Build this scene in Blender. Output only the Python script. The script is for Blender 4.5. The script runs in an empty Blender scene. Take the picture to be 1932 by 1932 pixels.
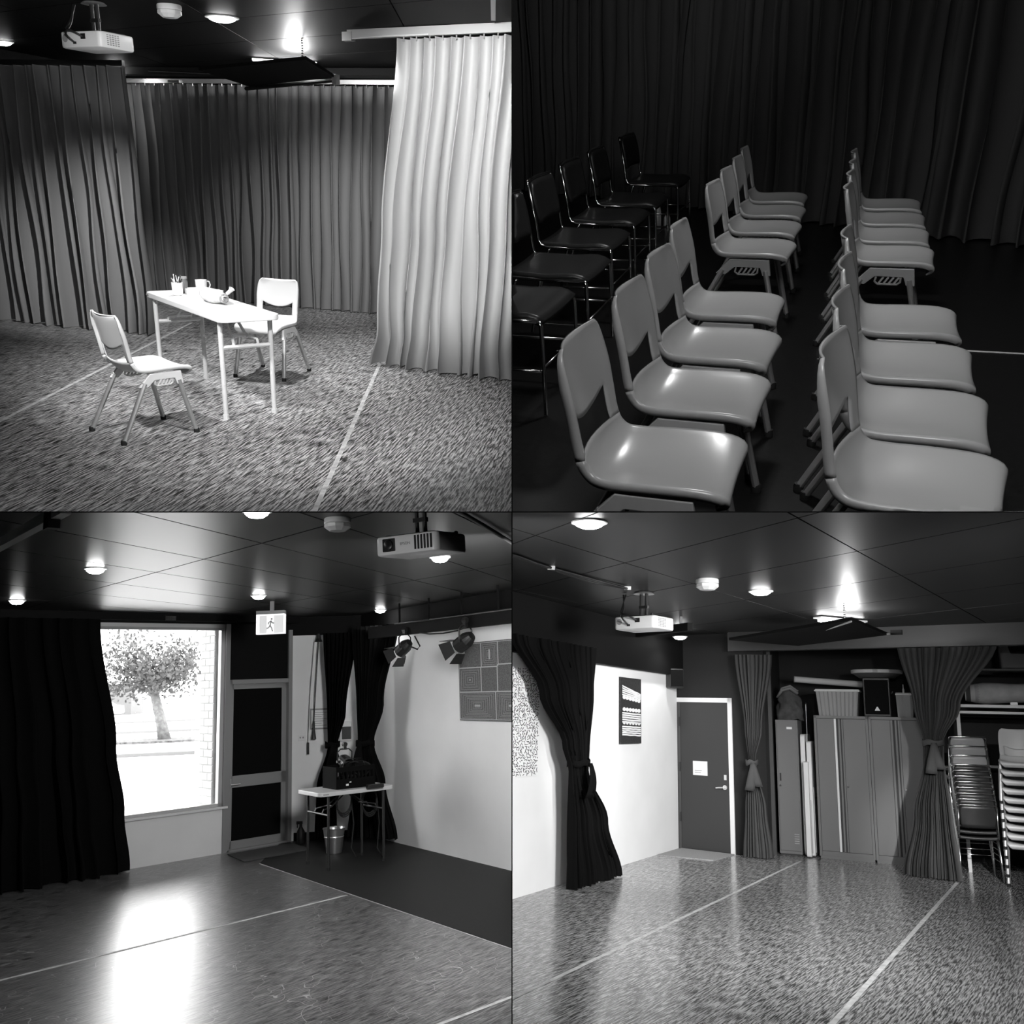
import bpy, bmesh, math, random
from mathutils import Matrix, Vector, noise

# ------------------------------------------------------------------ camera, sky, exposure
scene = bpy.context.scene
col = scene.collection
PI = math.pi
CAM_Z = 3.0
cam_data = bpy.data.cameras.new('camera')
cam_data.sensor_width = 36.0
cam_data.lens = 36.0 * 1700.0 / 1932.0
cam_data.clip_start = 0.05
cam_data.clip_end = 400
cam = bpy.data.objects.new('camera', cam_data)
col.objects.link(cam)
cam.location = (0, 0, CAM_Z)
cam.rotation_euler = (PI / 2, 0, 0)
scene.camera = cam

world = bpy.data.worlds.new('overcast_sky')
scene.world = world
world.use_nodes = True
world.node_tree.nodes['Background'].inputs[0].default_value = (1, 1, 1, 1)
world.node_tree.nodes['Background'].inputs[1].default_value = 9.0

vs = scene.view_settings
vs.view_transform = 'Standard'
vs.look = 'None'
vs.gamma = 1.0
vs.use_curve_mapping = False
vs.exposure = 0.0
scene.cycles.adaptive_threshold = 0.04
scene.cycles.max_bounces = 4
scene.cycles.diffuse_bounces = 2
scene.cycles.glossy_bounces = 3
scene.cycles.transmission_bounces = 3
scene.cycles.caustics_reflective = False
scene.cycles.caustics_refractive = False

# ------------------------------------------------------------------ the four rooms
# Four black-box rooms share one corner at the camera: two upstairs, two downstairs, left and right.
# Every room is a rigid set with its own floor plane (z = 0), metres throughout.
class Room:
    def __init__(self, rotvec, eye, sx, sz):
        v = Vector(rotvec)
        R = Matrix.Rotation(v.length, 4, v.normalized())
        self.M = Matrix.Translation((0, 0, CAM_Z)) @ R @ Matrix.Translation((0, 0, -eye))
        self.sx, self.sz = sx, sz
        self.objs = []

TL = Room((0.35171, 0.00504, 0.18812), 1.6754, -1, 1)
TR = Room((0.47572, 0.04921, -0.39359), 1.5246, 1, 1)
BL = Room((-0.18421, -0.03395, 0.03346), 1.8141, -1, -1)
BR = Room((-0.22352, 0.02175, -0.04955), 1.6681, 1, -1)
ROOM = TL

def lamp(kind, loc, energy, target=None, size=0.1, angle=60, blend=0.6, parent=None, shape=None, size_y=None, name=None):
    d = bpy.data.lights.new(name or (kind.lower() + '_lamp'), kind)
    d.energy = energy
    if kind == 'SPOT':
        d.spot_size = math.radians(angle)
        d.spot_blend = blend
        d.shadow_soft_size = size
    elif kind == 'AREA':
        d.size = size
        if size_y:
            d.shape = 'RECTANGLE'
            d.size_y = size_y
    else:
        d.shadow_soft_size = size
    o = bpy.data.objects.new(d.name, d)
    col.objects.link(o)
    rot = Matrix.Identity(4)
    if target is not None:
        rot = (Vector(target) - Vector(loc)).to_track_quat('-Z', 'Y').to_matrix().to_4x4()
    m = Matrix.Translation(loc) @ rot
    if parent is None:
        o.matrix_world = ROOM.M @ m
    else:
        o.parent = parent
        o.matrix_local = m
    return o

# large lamps of the four rooms (unseen stage lanterns, plus washes and spots added to brighten)
ROOM = TL
lamp('SPOT', (.30, 4.9, 2.80), 900, (1.10, 8.2, 1.75), 0.08, 46, 0.6, name='stage_lantern_lamp')
lamp('AREA', (-.90, 3.4, 2.70), 36, (-1.0, 7.6, 0.4), 0.5, name='unseen_wash_lamp')  # unseen front fill added for the floor and chair fronts
lamp('SPOT', (-.75, 6.4, 2.80), 1300, (-2.55, 10.9, 0.62), 0.06, 29, 1.0, name='stage_lantern_lamp')
lamp('SPOT', (0.45, 8.0, 2.75), 620, (-0.25, 12.5, 0.70), 0.06, 38, 1.0, name='stage_lantern_lamp')
lamp('SPOT', (-1.9, 5.2, 2.75), 620, (-1.1, 7.2, 0.4), 0.06, 48, 1.0, name='stage_lantern_lamp')
lamp('SPOT', (.1, 4.4, 2.75), 420, (-.2, 6.6, 0.0), 0.06, 70, 1.0, name='stage_lantern_lamp')
lamp('POINT', (1.05, 6.2, 2.76), 14, None, 0.1, name='stage_lantern_lamp')
lamp('SPOT', (-.7, 4.8, 2.35), 260, (-1.6, 8.4, 2.68), 0.06, 17, 0.6, name='stage_lantern_lamp')
ROOM = TR
lamp('AREA', (0.1, 1.0, 2.75), 36, (-0.1, 3.6, 0.3), 0.8, name='unseen_wash_lamp')
lamp('AREA', (-.75, 5.2, 3.1), 42, (-.1, 3.6, 0.3), 0.35, name='unseen_wash_lamp')
lamp('SPOT', (-1.1, 4.2, 2.9), 160, (-3.0, 10.2, 2.4), 0.2, 50, 1.0, name='stage_lantern_lamp')  # unseen spot added to lighten the upper left backdrop
ROOM = BL
lamp('AREA', (0.0, 5.2, 2.2), 150, (0.0, 9.6, 1.2), 0.5, name='unseen_wash_lamp')  # unseen wash, raised to brighten the white side wall
lamp('SPOT', (-1.6, 1.6, 1.3), 90, (-.3, 4.1, 2.45), 0.2, 30, 1.0, name='stage_lantern_lamp')  # low fill added in front to light the projector face
ROOM = BR
lamp('SPOT', (3.6, 3.6, 2.2), 1900, (0.6, 10.2, 0.9), 0.5, 62, 0.8, name='unseen_daylight_spot')  # unseen spot standing in for daylight, added to brighten the white wall
lamp('SPOT', (2.4, 7.2, 2.6), 650, (0.9, 11.4, 1.15), 0.2, 58, 0.7, name='stage_lantern_lamp')
lamp('SPOT', (2.9, 4.2, 2.7), 1500, (4.3, 11.4, 0.55), 0.12, 42, 0.9, name='stage_lantern_lamp')  # fill spot added for the cabinets and stacked chairs
lamp('SPOT', (3.0, 4.6, 2.3), 1500, (4.55, 10.95, 0.55), 0.05, 16, 1.0, name='stage_lantern_lamp')  # narrow spot added to brighten the right tied curtain's lower half
lamp('SPOT', (1.4, 3.4, 2.5), 1000, (2.0, 7.6, 0.0), 0.2, 80, 1.0, name='stage_lantern_lamp')  # unseen spot added to lift the open floor

# ------------------------------------------------------------------ materials (all procedural, grey)
MATS = {}
def mat(name, v, rough=0.6, metal=0.0, spec=0.5, noise_amt=0.0, noise_scale=20.0, bump=0.0, bump_scale=200.0, emit=0.0, alpha=None, coat=0.0, trans=0.0):
    if name in MATS:
        return MATS[name]
    m = bpy.data.materials.new(name)
    m.use_nodes = True
    nt = m.node_tree
    b = nt.nodes['Principled BSDF']
    b.inputs['Base Color'].default_value = (v, v, v, 1)
    b.inputs['Roughness'].default_value = rough
    b.inputs['Metallic'].default_value = metal
    b.inputs['Specular IOR Level'].default_value = spec
    if coat:
        b.inputs['Coat Weight'].default_value = coat
    if trans:
        b.inputs['Transmission Weight'].default_value = trans
    if emit:
        b.inputs['Emission Color'].default_value = (1, 1, 1, 1)
        b.inputs['Emission Strength'].default_value = emit
    tc = nt.nodes.new('ShaderNodeTexCoord')
    if noise_amt:
        n = nt.nodes.new('ShaderNodeTexNoise')
        n.inputs['Scale'].default_value = noise_scale
        n.inputs['Detail'].default_value = 3
        r = nt.nodes.new('ShaderNodeValToRGB')
        lo, hi = v * (1 - noise_amt), min(1.0, v * (1 + noise_amt))
        r.color_ramp.elements[0].color = (lo, lo, lo, 1)
        r.color_ramp.elements[1].color = (hi, hi, hi, 1)
        r.color_ramp.elements[0].position = 0.3
        r.color_ramp.elements[1].position = 0.7
        nt.links.new(tc.outputs['Object'], n.inputs['Vector'])
        nt.links.new(n.outputs['Fac'], r.inputs['Fac'])
        nt.links.new(r.outputs['Color'], b.inputs['Base Color'])
    if bump:
        n2 = nt.nodes.new('ShaderNodeTexNoise')
        n2.inputs['Scale'].default_value = bump_scale
        n2.inputs['Detail'].default_value = 3
        bp = nt.nodes.new('ShaderNodeBump')
        bp.inputs['Strength'].default_value = bump
        bp.inputs['Distance'].default_value = 0.01
        nt.links.new(tc.outputs['Object'], n2.inputs['Vector'])
        nt.links.new(n2.outputs['Fac'], bp.inputs['Height'])
        nt.links.new(bp.outputs['Normal'], b.inputs['Normal'])
    MATS[name] = m
    return m

def floor_mat(name, ang, lo, hi, rough, spec=0.5, sx=150.0, sy=28.0, p0=0.40, p1=0.66, scratch=0.0, coat=0.0):
    m = bpy.data.materials.new(name)
    m.use_nodes = True
    nt = m.node_tree
    b = nt.nodes['Principled BSDF']
    tc = nt.nodes.new('ShaderNodeTexCoord')
    mp = nt.nodes.new('ShaderNodeMapping')
    mp.vector_type = 'TEXTURE'
    mp.inputs['Rotation'].default_value = (0, 0, ang)
    mp.inputs['Scale'].default_value = (1 / sy, 1 / sx, 1)
    n = nt.nodes.new('ShaderNodeTexNoise')
    n.inputs['Scale'].default_value = 1.0
    n.inputs['Detail'].default_value = 3
    n.inputs['Roughness'].default_value = 0.7
    r = nt.nodes.new('ShaderNodeValToRGB')
    r.color_ramp.elements[0].color = (lo, lo, lo, 1)
    r.color_ramp.elements[1].color = (hi, hi, hi, 1)
    r.color_ramp.elements[0].position = p0
    r.color_ramp.elements[1].position = p1
    L = nt.links.new
    L(tc.outputs['Object'], mp.inputs['Vector'])
    L(mp.outputs['Vector'], n.inputs['Vector'])
    L(n.outputs['Fac'], r.inputs['Fac'])
    colour = r.outputs['Color']
    if scratch:
        w = nt.nodes.new('ShaderNodeTexNoise')
        w.inputs['Scale'].default_value = 2.2
        w.inputs['Detail'].default_value = 2
        vm = nt.nodes.new('ShaderNodeVectorMath')
        vm.operation = 'ADD'
        v = nt.nodes.new('ShaderNodeTexVoronoi')
        v.feature = 'DISTANCE_TO_EDGE'
        v.inputs['Scale'].default_value = 1.7
        lt = nt.nodes.new('ShaderNodeMath')
        lt.operation = 'LESS_THAN'
        lt.inputs[1].default_value = 0.0025
        mx = nt.nodes.new('ShaderNodeMix')
        mx.data_type = 'RGBA'
        mx.inputs['B'].default_value = (scratch, scratch, scratch, 1)
        L(tc.outputs['Object'], w.inputs['Vector'])
        L(tc.outputs['Object'], vm.inputs[0])
        L(w.outputs['Color'], vm.inputs[1])
        L(vm.outputs['Vector'], v.inputs['Vector'])
        L(v.outputs['Distance'], lt.inputs[0])
        L(lt.outputs['Value'], mx.inputs['Factor'])
        L(colour, mx.inputs['A'])
        colour = mx.outputs['Result']
    L(colour, b.inputs['Base Color'])
    b.inputs['Roughness'].default_value = rough
    b.inputs['Specular IOR Level'].default_value = spec
    if coat:
        b.inputs['Coat Weight'].default_value = coat
        b.inputs['Coat Roughness'].default_value = 0.38
    MATS[name] = m
    return m

M_FLOOR_TL = floor_mat('speckled_vinyl_table_room', math.radians(70), 0.012, 0.55, 0.40, 0.35, 90, 7, .43, .60)
M_FLOOR_TR = floor_mat('dark_vinyl_chair_room', math.radians(40), 0.006, 0.014, 0.32, 0.3)
M_FLOOR_BL = floor_mat('speckled_vinyl_window_room', math.radians(50), 0.008, 0.26, 0.30, 0.9, 90, 7, .43, .60, scratch=0.45, coat=0.8)
M_FLOOR_BL2 = floor_mat('dark_vinyl_window_room', math.radians(50), 0.008, 0.018, 0.55, 0.25)
M_FLOOR_BR = floor_mat('speckled_vinyl_locker_room', math.radians(58), 0.05, 0.52, 0.20, 0.6, 90, 7, .42, .61)
M_CEILT = mat('matt_black_ceiling_paint', 0.005, 0.55, spec=0.04)
M_BLACK = mat('black_paint', 0.006, 0.7, spec=0.1)
M_CEIL = mat('black_ceiling_paint', 0.006, 0.36, spec=0.55)
M_CEILG = mat('charcoal_ceiling_paint', 0.022, 0.45, spec=0.25)
M_VOID = mat('black_backing', 0.004, 0.9, spec=0.1)
M_WHITEWALL = mat('white_wall_paint', 0.82, 0.6, spec=0.3, noise_amt=0.03, noise_scale=2.0)
M_GREYWALL = mat('grey_wall_paint', 0.42, 0.6, spec=0.3)
M_DARKWALL = mat('dark_grey_wall_paint', 0.022, 0.6, spec=0.15)
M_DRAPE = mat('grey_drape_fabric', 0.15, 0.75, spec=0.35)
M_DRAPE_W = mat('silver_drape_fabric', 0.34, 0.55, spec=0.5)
M_DRAPE_B = mat('black_drape_fabric', 0.005, 0.9, spec=0.04)
M_DRAPE_TR = mat('charcoal_drape_fabric', 0.05, 0.8, spec=0.25)
M_DRAPE_BR = mat('dark_grey_drape_fabric', 0.07, 0.8, spec=0.3)
M_WPLASTIC = mat('white_plastic', 0.8, 0.35)
M_GPLASTIC = mat('grey_chair_plastic', 0.32, 0.26, spec=0.5)
M_WCHAIR = mat('pale_chair_plastic', 0.72, 0.35, spec=0.5)
M_CHROME = mat('chrome', 0.75, 0.18, metal=1.0)
M_STEEL = mat('grey_steel_tube', 0.5, 0.35, metal=0.6)
M_LEGWHITE = mat('pale_painted_tube', 0.62, 0.35)
M_BLACKPL = mat('black_plastic', 0.015, 0.45)
M_RUBBER = mat('black_rubber', 0.01, 0.8)
M_VINYL = mat('black_vinyl_upholstery', 0.02, 0.38, spec=0.5)
M_ALU = mat('grey_aluminium', 0.30, 0.45, metal=0.3)
M_TAPE = mat('white_floor_tape', 0.55, 0.6, noise_amt=0.25, noise_scale=15)
M_LAMP = mat('lit_lamp_lens', 1.0, 0.5, emit=40.0)
M_LOCKER = mat('grey_locker_steel', 0.16, 0.45, spec=0.5)
M_LOCKER_D = mat('dark_locker_groove', 0.03, 0.6)
M_PAPER = mat('white_paper', 0.85, 0.8)
M_INK = mat('black_ink', 0.02, 0.8)
M_GREY = mat('mid_grey_paint', 0.3, 0.6)
M_CLOTH = mat('dark_bag_cloth', 0.06, 0.9, noise_amt=0.3, noise_scale=12)
M_MATFL = mat('grey_doormat', 0.30, 0.95, noise_amt=0.5, noise_scale=160)
M_MATDK = mat('charcoal_doormat', 0.05, 0.95, noise_amt=0.5, noise_scale=160)

# ------------------------------------------------------------------ mesh builders
class MB:
    def __init__(self):
        self.v, self.f = [], []
    def add(self, vs_, fs_):
        n = len(self.v)
        self.v += [tuple(p) for p in vs_]
        self.f += [tuple(i + n for i in f) for f in fs_]
        return self
    def box(self, x0, x1, y0, y1, z0, z1, M=None):
        P = [(x0, y0, z0), (x1, y0, z0), (x1, y1, z0), (x0, y1, z0), (x0, y0, z1), (x1, y0, z1), (x1, y1, z1), (x0, y1, z1)]
        if M is not None:
            P = [tuple(M @ Vector(p)) for p in P]
        return self.add(P, [(0, 3, 2, 1), (4, 5, 6, 7), (0, 1, 5, 4), (1, 2, 6, 5), (2, 3, 7, 6), (3, 0, 4, 7)])
    def bar(self, a, b, w, h):
        a, b = Vector(a), Vector(b)
        d = b - a
        q = d.to_track_quat('Y', 'Z').to_matrix().to_4x4()
        return self.box(-w / 2, w / 2, 0, d.length, -h / 2, h / 2, Matrix.Translation(a) @ q)
    def tube(self, pts, r, n=8, caps=True, flat=1.0):
        pts = [Vector(p) for p in pts]
        rings = []
        up = None
        for i, p in enumerate(pts):
            t = (pts[min(i + 1, len(pts) - 1)] - pts[max(i - 1, 0)]).normalized()
            if up is None:
                up = Vector((0, 0, 1)) if abs(t.z) < 0.9 else Vector((0, 1, 0))
            s = t.cross(up).normalized()
            up = s.cross(t).normalized()
            rr = r[i] if isinstance(r, (list, tuple)) else r
            rings.append([p + (s * math.cos(a) * flat + up * math.sin(a)) * rr for a in [2 * PI * k / n for k in range(n)]])
        V = [q for rg in rings for q in rg]
        Fc = []
        for i in range(len(rings) - 1):
            for k in range(n):
                Fc.append((i * n + k, i * n + (k + 1) % n, (i + 1) * n + (k + 1) % n, (i + 1) * n + k))
        if caps:
            Fc.append(tuple(range(n)))
            Fc.append(tuple((len(rings) - 1) * n + k for k in reversed(range(n))))
        return self.add(V, Fc)
    def lathe(self, prof, n=20, c=(0, 0, 0), M=None, cap=True):
        V = []
        for r, z in prof:
            for k in range(n):
                a = 2 * PI * k / n
                p = Vector((c[0] + r * math.cos(a), c[1] + r * math.sin(a), c[2] + z))
                V.append(tuple(M @ p) if M is not None else tuple(p))
        Fc = []
        for i in range(len(prof) - 1):
            for k in range(n):
                Fc.append((i * n + k, i * n + (k + 1) % n, (i + 1) * n + (k + 1) % n, (i + 1) * n + k))
        if cap:
            Fc.append(tuple(reversed(range(n))))
            Fc.append(tuple((len(prof) - 1) * n + k for k in range(n)))
        return self.add(V, Fc)
    def prism(self, poly, axis, a0, a1):
        def P(u, w, t):
            return (t, u, w) if axis == 'x' else ((u, t, w) if axis == 'y' else (u, w, t))
        n = len(poly)
        V = [P(u, w, a0) for u, w in poly] + [P(u, w, a1) for u, w in poly]
        Fc = [tuple(range(n)), tuple(reversed(range(n, 2 * n)))] + [(k, (k + 1) % n, n + (k + 1) % n, n + k) for k in range(n)]
        return self.add(V, Fc)
    def grid(self, rows, close=False):
        nr, nc = len(rows), len(rows[0])
        V = [p for r in rows for p in r]
        Fc = []
        for i in range(nr - 1):
            for k in range(nc - 1 + (1 if close else 0)):
                k2 = (k + 1) % nc
                Fc.append((i * nc + k, i * nc + k2, (i + 1) * nc + k2, (i + 1) * nc + k))
        return self.add(V, Fc)
    def mesh(self, name, smooth=False, bevel=0.0, seg=2, recalc=True, weld=False):
        me = bpy.data.meshes.new(name)
        me.from_pydata(self.v, [], self.f)
        if recalc or bevel or weld:
            bm = bmesh.new()
            bm.from_mesh(me)
            if weld:
                bmesh.ops.remove_doubles(bm, verts=bm.verts, dist=1e-4)
            bmesh.ops.recalc_face_normals(bm, faces=bm.faces)
            if bevel:
                es = [e for e in bm.edges if len(e.link_faces) == 2 and e.calc_face_angle(0) > 0.5]
                bmesh.ops.bevel(bm, geom=es, offset=bevel, segments=seg, affect='EDGES', profile=0.5, clamp_overlap=True)
            bm.to_mesh(me)
            bm.free()
        if smooth:
            me.polygons.foreach_set('use_smooth', [True] * len(me.polygons))
            if smooth == 'auto':
                try:
                    me.set_sharp_from_angle(angle=math.radians(40))
                except Exception:
                    pass
        me.update()
        return me

def rz(a):
    return Matrix.Rotation(a, 4, 'Z')

def place(o, loc, ang=0.0, M=None):
    m = Matrix.Translation(loc) @ rz(ang)
    if M is not None:
        m = m @ M
    o.matrix_world = ROOM.M @ m
    ROOM.objs.append(o)
    return o

def tag(o, label=None, cat=None, group=None, kind=None):
    if label: o['label'] = label
    if cat: o['category'] = cat
    if group: o['group'] = group
    if kind: o['kind'] = kind
    return o

def thing(name, label, cat, loc, ang=0.0, group=None, M=None):
    o = bpy.data.objects.new(name, None)
    o.empty_display_size = 0.1
    col.objects.link(o)
    place(o, loc, ang, M)
    return tag(o, label, cat, group)

def part(name, mb, m, parent, smooth=False, bevel=0.0, label=None, loc=None, seg=2, M=None):
    me = mb if isinstance(mb, bpy.types.Mesh) else mb.mesh(name, smooth, bevel, seg)
    o = bpy.data.objects.new(name, me)
    if not me.materials:
        me.materials.append(m)
    col.objects.link(o)
    o.parent = parent
    if loc is not None:
        o.location = loc
    if M is not None:
        o.matrix_local = M
    if label:
        o['label'] = label
    ROOM.objs.append(o)
    return o

def solo(name, mb, m, label, cat, loc=(0, 0, 0), ang=0.0, group=None, smooth=False, bevel=0.0, kind=None, M=None):
    me = mb if isinstance(mb, bpy.types.Mesh) else mb.mesh(name, smooth, bevel)
    o = bpy.data.objects.new(name, me)
    if not me.materials:
        me.materials.append(m)
    col.objects.link(o)
    place(o, loc, ang, M)
    return tag(o, label, cat, group, kind)

def struct(name, mb, m, loc=(0, 0, 0), ang=0.0, bevel=0.0, label=None):
    o = solo(name, mb, m, label, None, loc, ang, bevel=bevel)
    o['kind'] = 'structure'
    return o

def clone(root, loc, ang=0.0, label=None, group=None, M=None):
    """a copy of a thing with copies of its parts and sub-parts (mesh data shared)"""
    r = root.copy()
    col.objects.link(r)
    place(r, loc, ang, M)
    if label: r['label'] = label
    if group: r['group'] = group
    for ch in list(root.children):
        c = ch.copy()
        col.objects.link(c)
        c.parent = r
        ROOM.objs.append(c)
        for g in list(ch.children):
            d = g.copy()
            col.objects.link(d)
            d.parent = c
            ROOM.objs.append(d)
    return r

def solidify(o, t, offset=-1.0):
    md = o.modifiers.new('thickness', 'SOLIDIFY')
    md.thickness = t
    md.offset = offset
    return o

def lerp(a, b, t):
    return a + (b - a) * t

def interp(keys, z):
    """keys: rows (z, ...numbers) sorted by z; smooth interpolation"""
    if z <= keys[0][0]: return keys[0][1:]
    if z >= keys[-1][0]: return keys[-1][1:]
    for a, b in zip(keys, keys[1:]):
        if a[0] <= z <= b[0]:
            t = (z - a[0]) / (b[0] - a[0])
            t = t * t * (3 - 2 * t) if len(keys) > 2 else t
            return [lerp(p, q, t) for p, q in zip(a[1:], b[1:])]

def drape(keys, n, amp, seed, rows=26, per=7, rough=1.0):
    """keys sorted by height: (z, xl, yl, xr, yr, amplitude factor); n folds across"""
    rnd = random.Random(seed)
    cols = n * per
    ph = [rnd.uniform(-0.9, 0.9) * rough for _ in range(n + 2)]
    am = [rnd.uniform(0.55, 1.25) for _ in range(n + 2)]
    z0, z1 = keys[0][0], keys[-1][0]
    R = []
    for i in range(rows + 1):
        zf = (i / rows) ** 1.2
        z = lerp(z0, z1, zf)
        xl, yl, xr, yr, ak = interp(keys, z)
        dx, dy = xr - xl, yr - yl
        ln = math.hypot(dx, dy) or 1.0
        nx, ny = dy / ln, -dx / ln
        row = []
        for k in range(cols + 1):
            t = k / cols
            q = t * n
            j = int(q)
            fr = q - j
            p = lerp(ph[j], ph[j + 1], fr) * (0.4 + 0.6 * (1 - zf))
            a = lerp(am[j], am[j + 1], fr)
            w = math.sin(2 * PI * q + p * 2.2)
            w = math.copysign(abs(w) ** 0.75, w)
            nz = noise.noise(Vector((t * n * 0.9 + seed * 3.1, z * 0.8, seed))) * 0.7
            off = amp * ak * (a * w * 0.8 + nz)
            tt = t + 0.25 / n * math.sin(2 * PI * q + 1.3 + p) * min(1.0, ak) + 0.35 / n * noise.noise(Vector((t * n * 0.5, z * 1.1, seed + 7.7))) * (1 - zf)
            zz = z
            if i == 0:
                zz = z + 0.012 * noise.noise(Vector((t * n, 3.3, seed)))
            row.append((xl + dx * tt + nx * off, yl + dy * tt + ny * off, zz))
        R.append(row)
    return MB().grid(R)

def curtain(name, label, keys, n, amp, m, seed, rows=26, per=7, cat='curtain', group=None, tie=None, tail=None, hooks=False):
    t = thing(name, label, cat, (0, 0, 0), 0, group)
    part('cloth', drape(keys, n, amp, seed, rows, per), m, t, smooth=True)
    if tie:
        z, c, w, mt = tie      # height, plan centre, half width
        mb = MB()
        xl, yl, xr, yr, ak = interp(keys, z)
        d = Vector((xr - xl, yr - yl, 0)).normalized()
        nn = Vector((d.y, -d.x, 0))
        cc = Vector((c[0], c[1], z))
        ring = [cc + d * (w + 0.02) * math.cos(a) + nn * (amp * 1.25 + 0.035) * math.sin(a) for a in [2 * PI * k / 16 for k in range(16)]]
        rows_ = [[tuple(p + Vector((0, 0, dz + 0.012 * math.sin(i * 1.7)))) for i, p in enumerate(ring)] for dz in (-0.032, 0.0, 0.032)]
        mb.grid(rows_, close=True)
        tb = part('tie_band', mb, mt, t, smooth=True)
        solidify(tb, 0.006)
        mb = MB()
        base = cc + nn * (amp * 1.25 + 0.05) + d * w * 0.3
        tails = []
        for s in (-1, 1):
            rws = []
            for i in range(7):
                f = i / 6
                ctr = base + d * s * 0.05 * f + Vector((0, 0, -0.34 * f + (0.05 if s > 0 else 0) * f)) + nn * 0.03 * math.sin(f * 3)
                ww = 0.028 + 0.035 * f
                rws.append([tuple(ctr + d * ww * q + nn * 0.015 * math.cos(q * 4)) for q in (-1, -0.4, 0.3, 1)])
            mb.grid(rws)
        solidify(part('tie_tail', mb, mt, t, smooth=True), 0.005)
    if hooks:
        z, xl, yl, xr, yr, ak = keys[-1]
        hk = MB().tube([(0, 0, -0.02), (0, 0, 0.05)], 0.006, 5).mesh('curtain_hook')
        for k in range(n):
            f = (k + 0.5) / n
            part('hook', hk, M_STEEL, t, loc=(lerp(xl, xr, f), lerp(yl, yr, f), z))
    return t
# ------------------------------------------------------------------ repeated furniture
def catmull(P, k):
    n = len(P) - 1
    k = max(0.0, min(n - 1e-6, k))
    i = int(k)
    t = k - i
    p0, p1, p2, p3 = P[max(i - 1, 0)], P[i], P[i + 1], P[min(i + 2, n)]
    return [0.5 * ((2 * b) + (c - a) * t + (2 * a - 5 * b + 4 * c - d) * t * t + (3 * b - a - 3 * c + d) * t ** 3)
            for a, b, c, d in zip(p0, p1, p2, p3)]

# side profile of the moulded shell: (y, z, half width, dish)
SHELL = [(.196, .388, .165, .0), (.222, .412, .188, .004), (.214, .440, .206, .010), (.150, .446, .216, .020), (.030, .434, .219, .031),
         (-.085, .424, .216, .037), (-.150, .434, .208, .036), (-.188, .472, .200, .032), (-.206, .525, .196, .030),
         (-.222, .600, .196, .032), (-.240, .690, .197, .032), (-.266, .806, .186, .026)]

def shell_pt(k, v, fl=0.0):
    y, z, hw, ds = catmull(SHELL, k)
    ya, za = catmull(SHELL, k - 0.05)[:2]
    yb, zb = catmull(SHELL, k + 0.05)[:2]
    ty, tz = yb - ya, zb - za
    L = math.hypot(ty, tz) or 1.0
    ny, nz = tz / L, -ty / L
    if k > 10.2:
        hw -= 0.030 * ((k - 10.2) / 0.8) ** 4
        fl *= 1 - 0.6 * ((k - 10.2) / 0.8)
    off = ds * v * v * 1.2 - fl
    return (hw * v, y + ny * off, z + nz * off)

VCOLS = [(-1, .030), (-1, .012), (-.985, .002), (-.93, 0), (-.82, 0), (-.72, 0)]

def chair_meshes(prefix):
    full = VCOLS + [(-.5, 0), (-.25, 0), (0, 0), (.25, 0), (.5, 0)] + [(-a, b) for a, b in reversed(VCOLS)]
    rows = []
    for i in range(27):
        k = 7.65 * i / 26
        rows.append([shell_pt(k, v, f * min(1.0, 0.35 + k / 3.0)) for v, f in full])
    seat = MB().grid(rows).mesh(prefix + '_seat', True)
    mb = MB()
    ks = [lerp(7.62, 9.18, i / 6) for i in range(6)] + [lerp(9.18, 11, i / 11) for i in range(12)]
    for s in (-1, 1):
        cols_ = [(abs(a), b) for a, b in VCOLS]
        rows = [[shell_pt(k, s * v, f) for v, f in cols_] for k in ks]
        for ex in (.008, .018):
            rows.append([shell_pt(11, s * v, f + ex) for v, f in cols_])
        if s > 0:
            rows = [list(reversed(r_)) for r_ in rows]
        mb.grid(rows)
    cv = [-.72 + 1.44 * j / 12 for j in range(13)]
    rows = []
    for i in range(12):
        rows.append([shell_pt(lerp(8.72 + 0.46 * (abs(v) / .72) ** 2.0, 11, i / 11), v) for v in cv])
    for ex in (.008, .018):
        rows.append([shell_pt(11, v, ex) for v in cv])
    mb.grid(rows)
    back = mb.mesh(prefix + '_backrest', True, recalc=False, weld=True)
    br = MB().prism([(-.155, .350), (-.080, .432), (.135, .432), (.148, .345), (.104, .345), (.088, .388), (-.052, .388), (-.100, .345)], 'x', -.011, .011).mesh(prefix + '_bracket', False, 0.003)
    g = MB()
    for yy in (-.030, -.005, .02, .045):
        g.bar((0, yy, .352), (0, yy + .022, .386), .012, .010)
    g.tube([(0, -.045, .386), (0, -.05, .36), (0, -.035, .348), (0, .06, .348), (0, .075, .36), (0, .075, .386)], .006, 6)
    gr = g.mesh(prefix + '_grille')
    def leg(p, q):
        return MB().tube([p, q], [.016, .0145], 10, flat=1.25)
    lf = leg((0, .118, .372), (.022, .205, .012)).mesh(prefix + '_leg_front', 'auto')
    lr = leg((0, -.118, .372), (.022, -.305, .012)).mesh(prefix + '_leg_rear', 'auto')
    ff = MB().lathe([(.019, 0), (.020, .02), (.017, .03)], 10).mesh(prefix + '_foot', 'auto')
    return dict(seat=seat, back=back, br=br, gr=gr, lf=lf, lr=lr, ff=ff)

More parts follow.
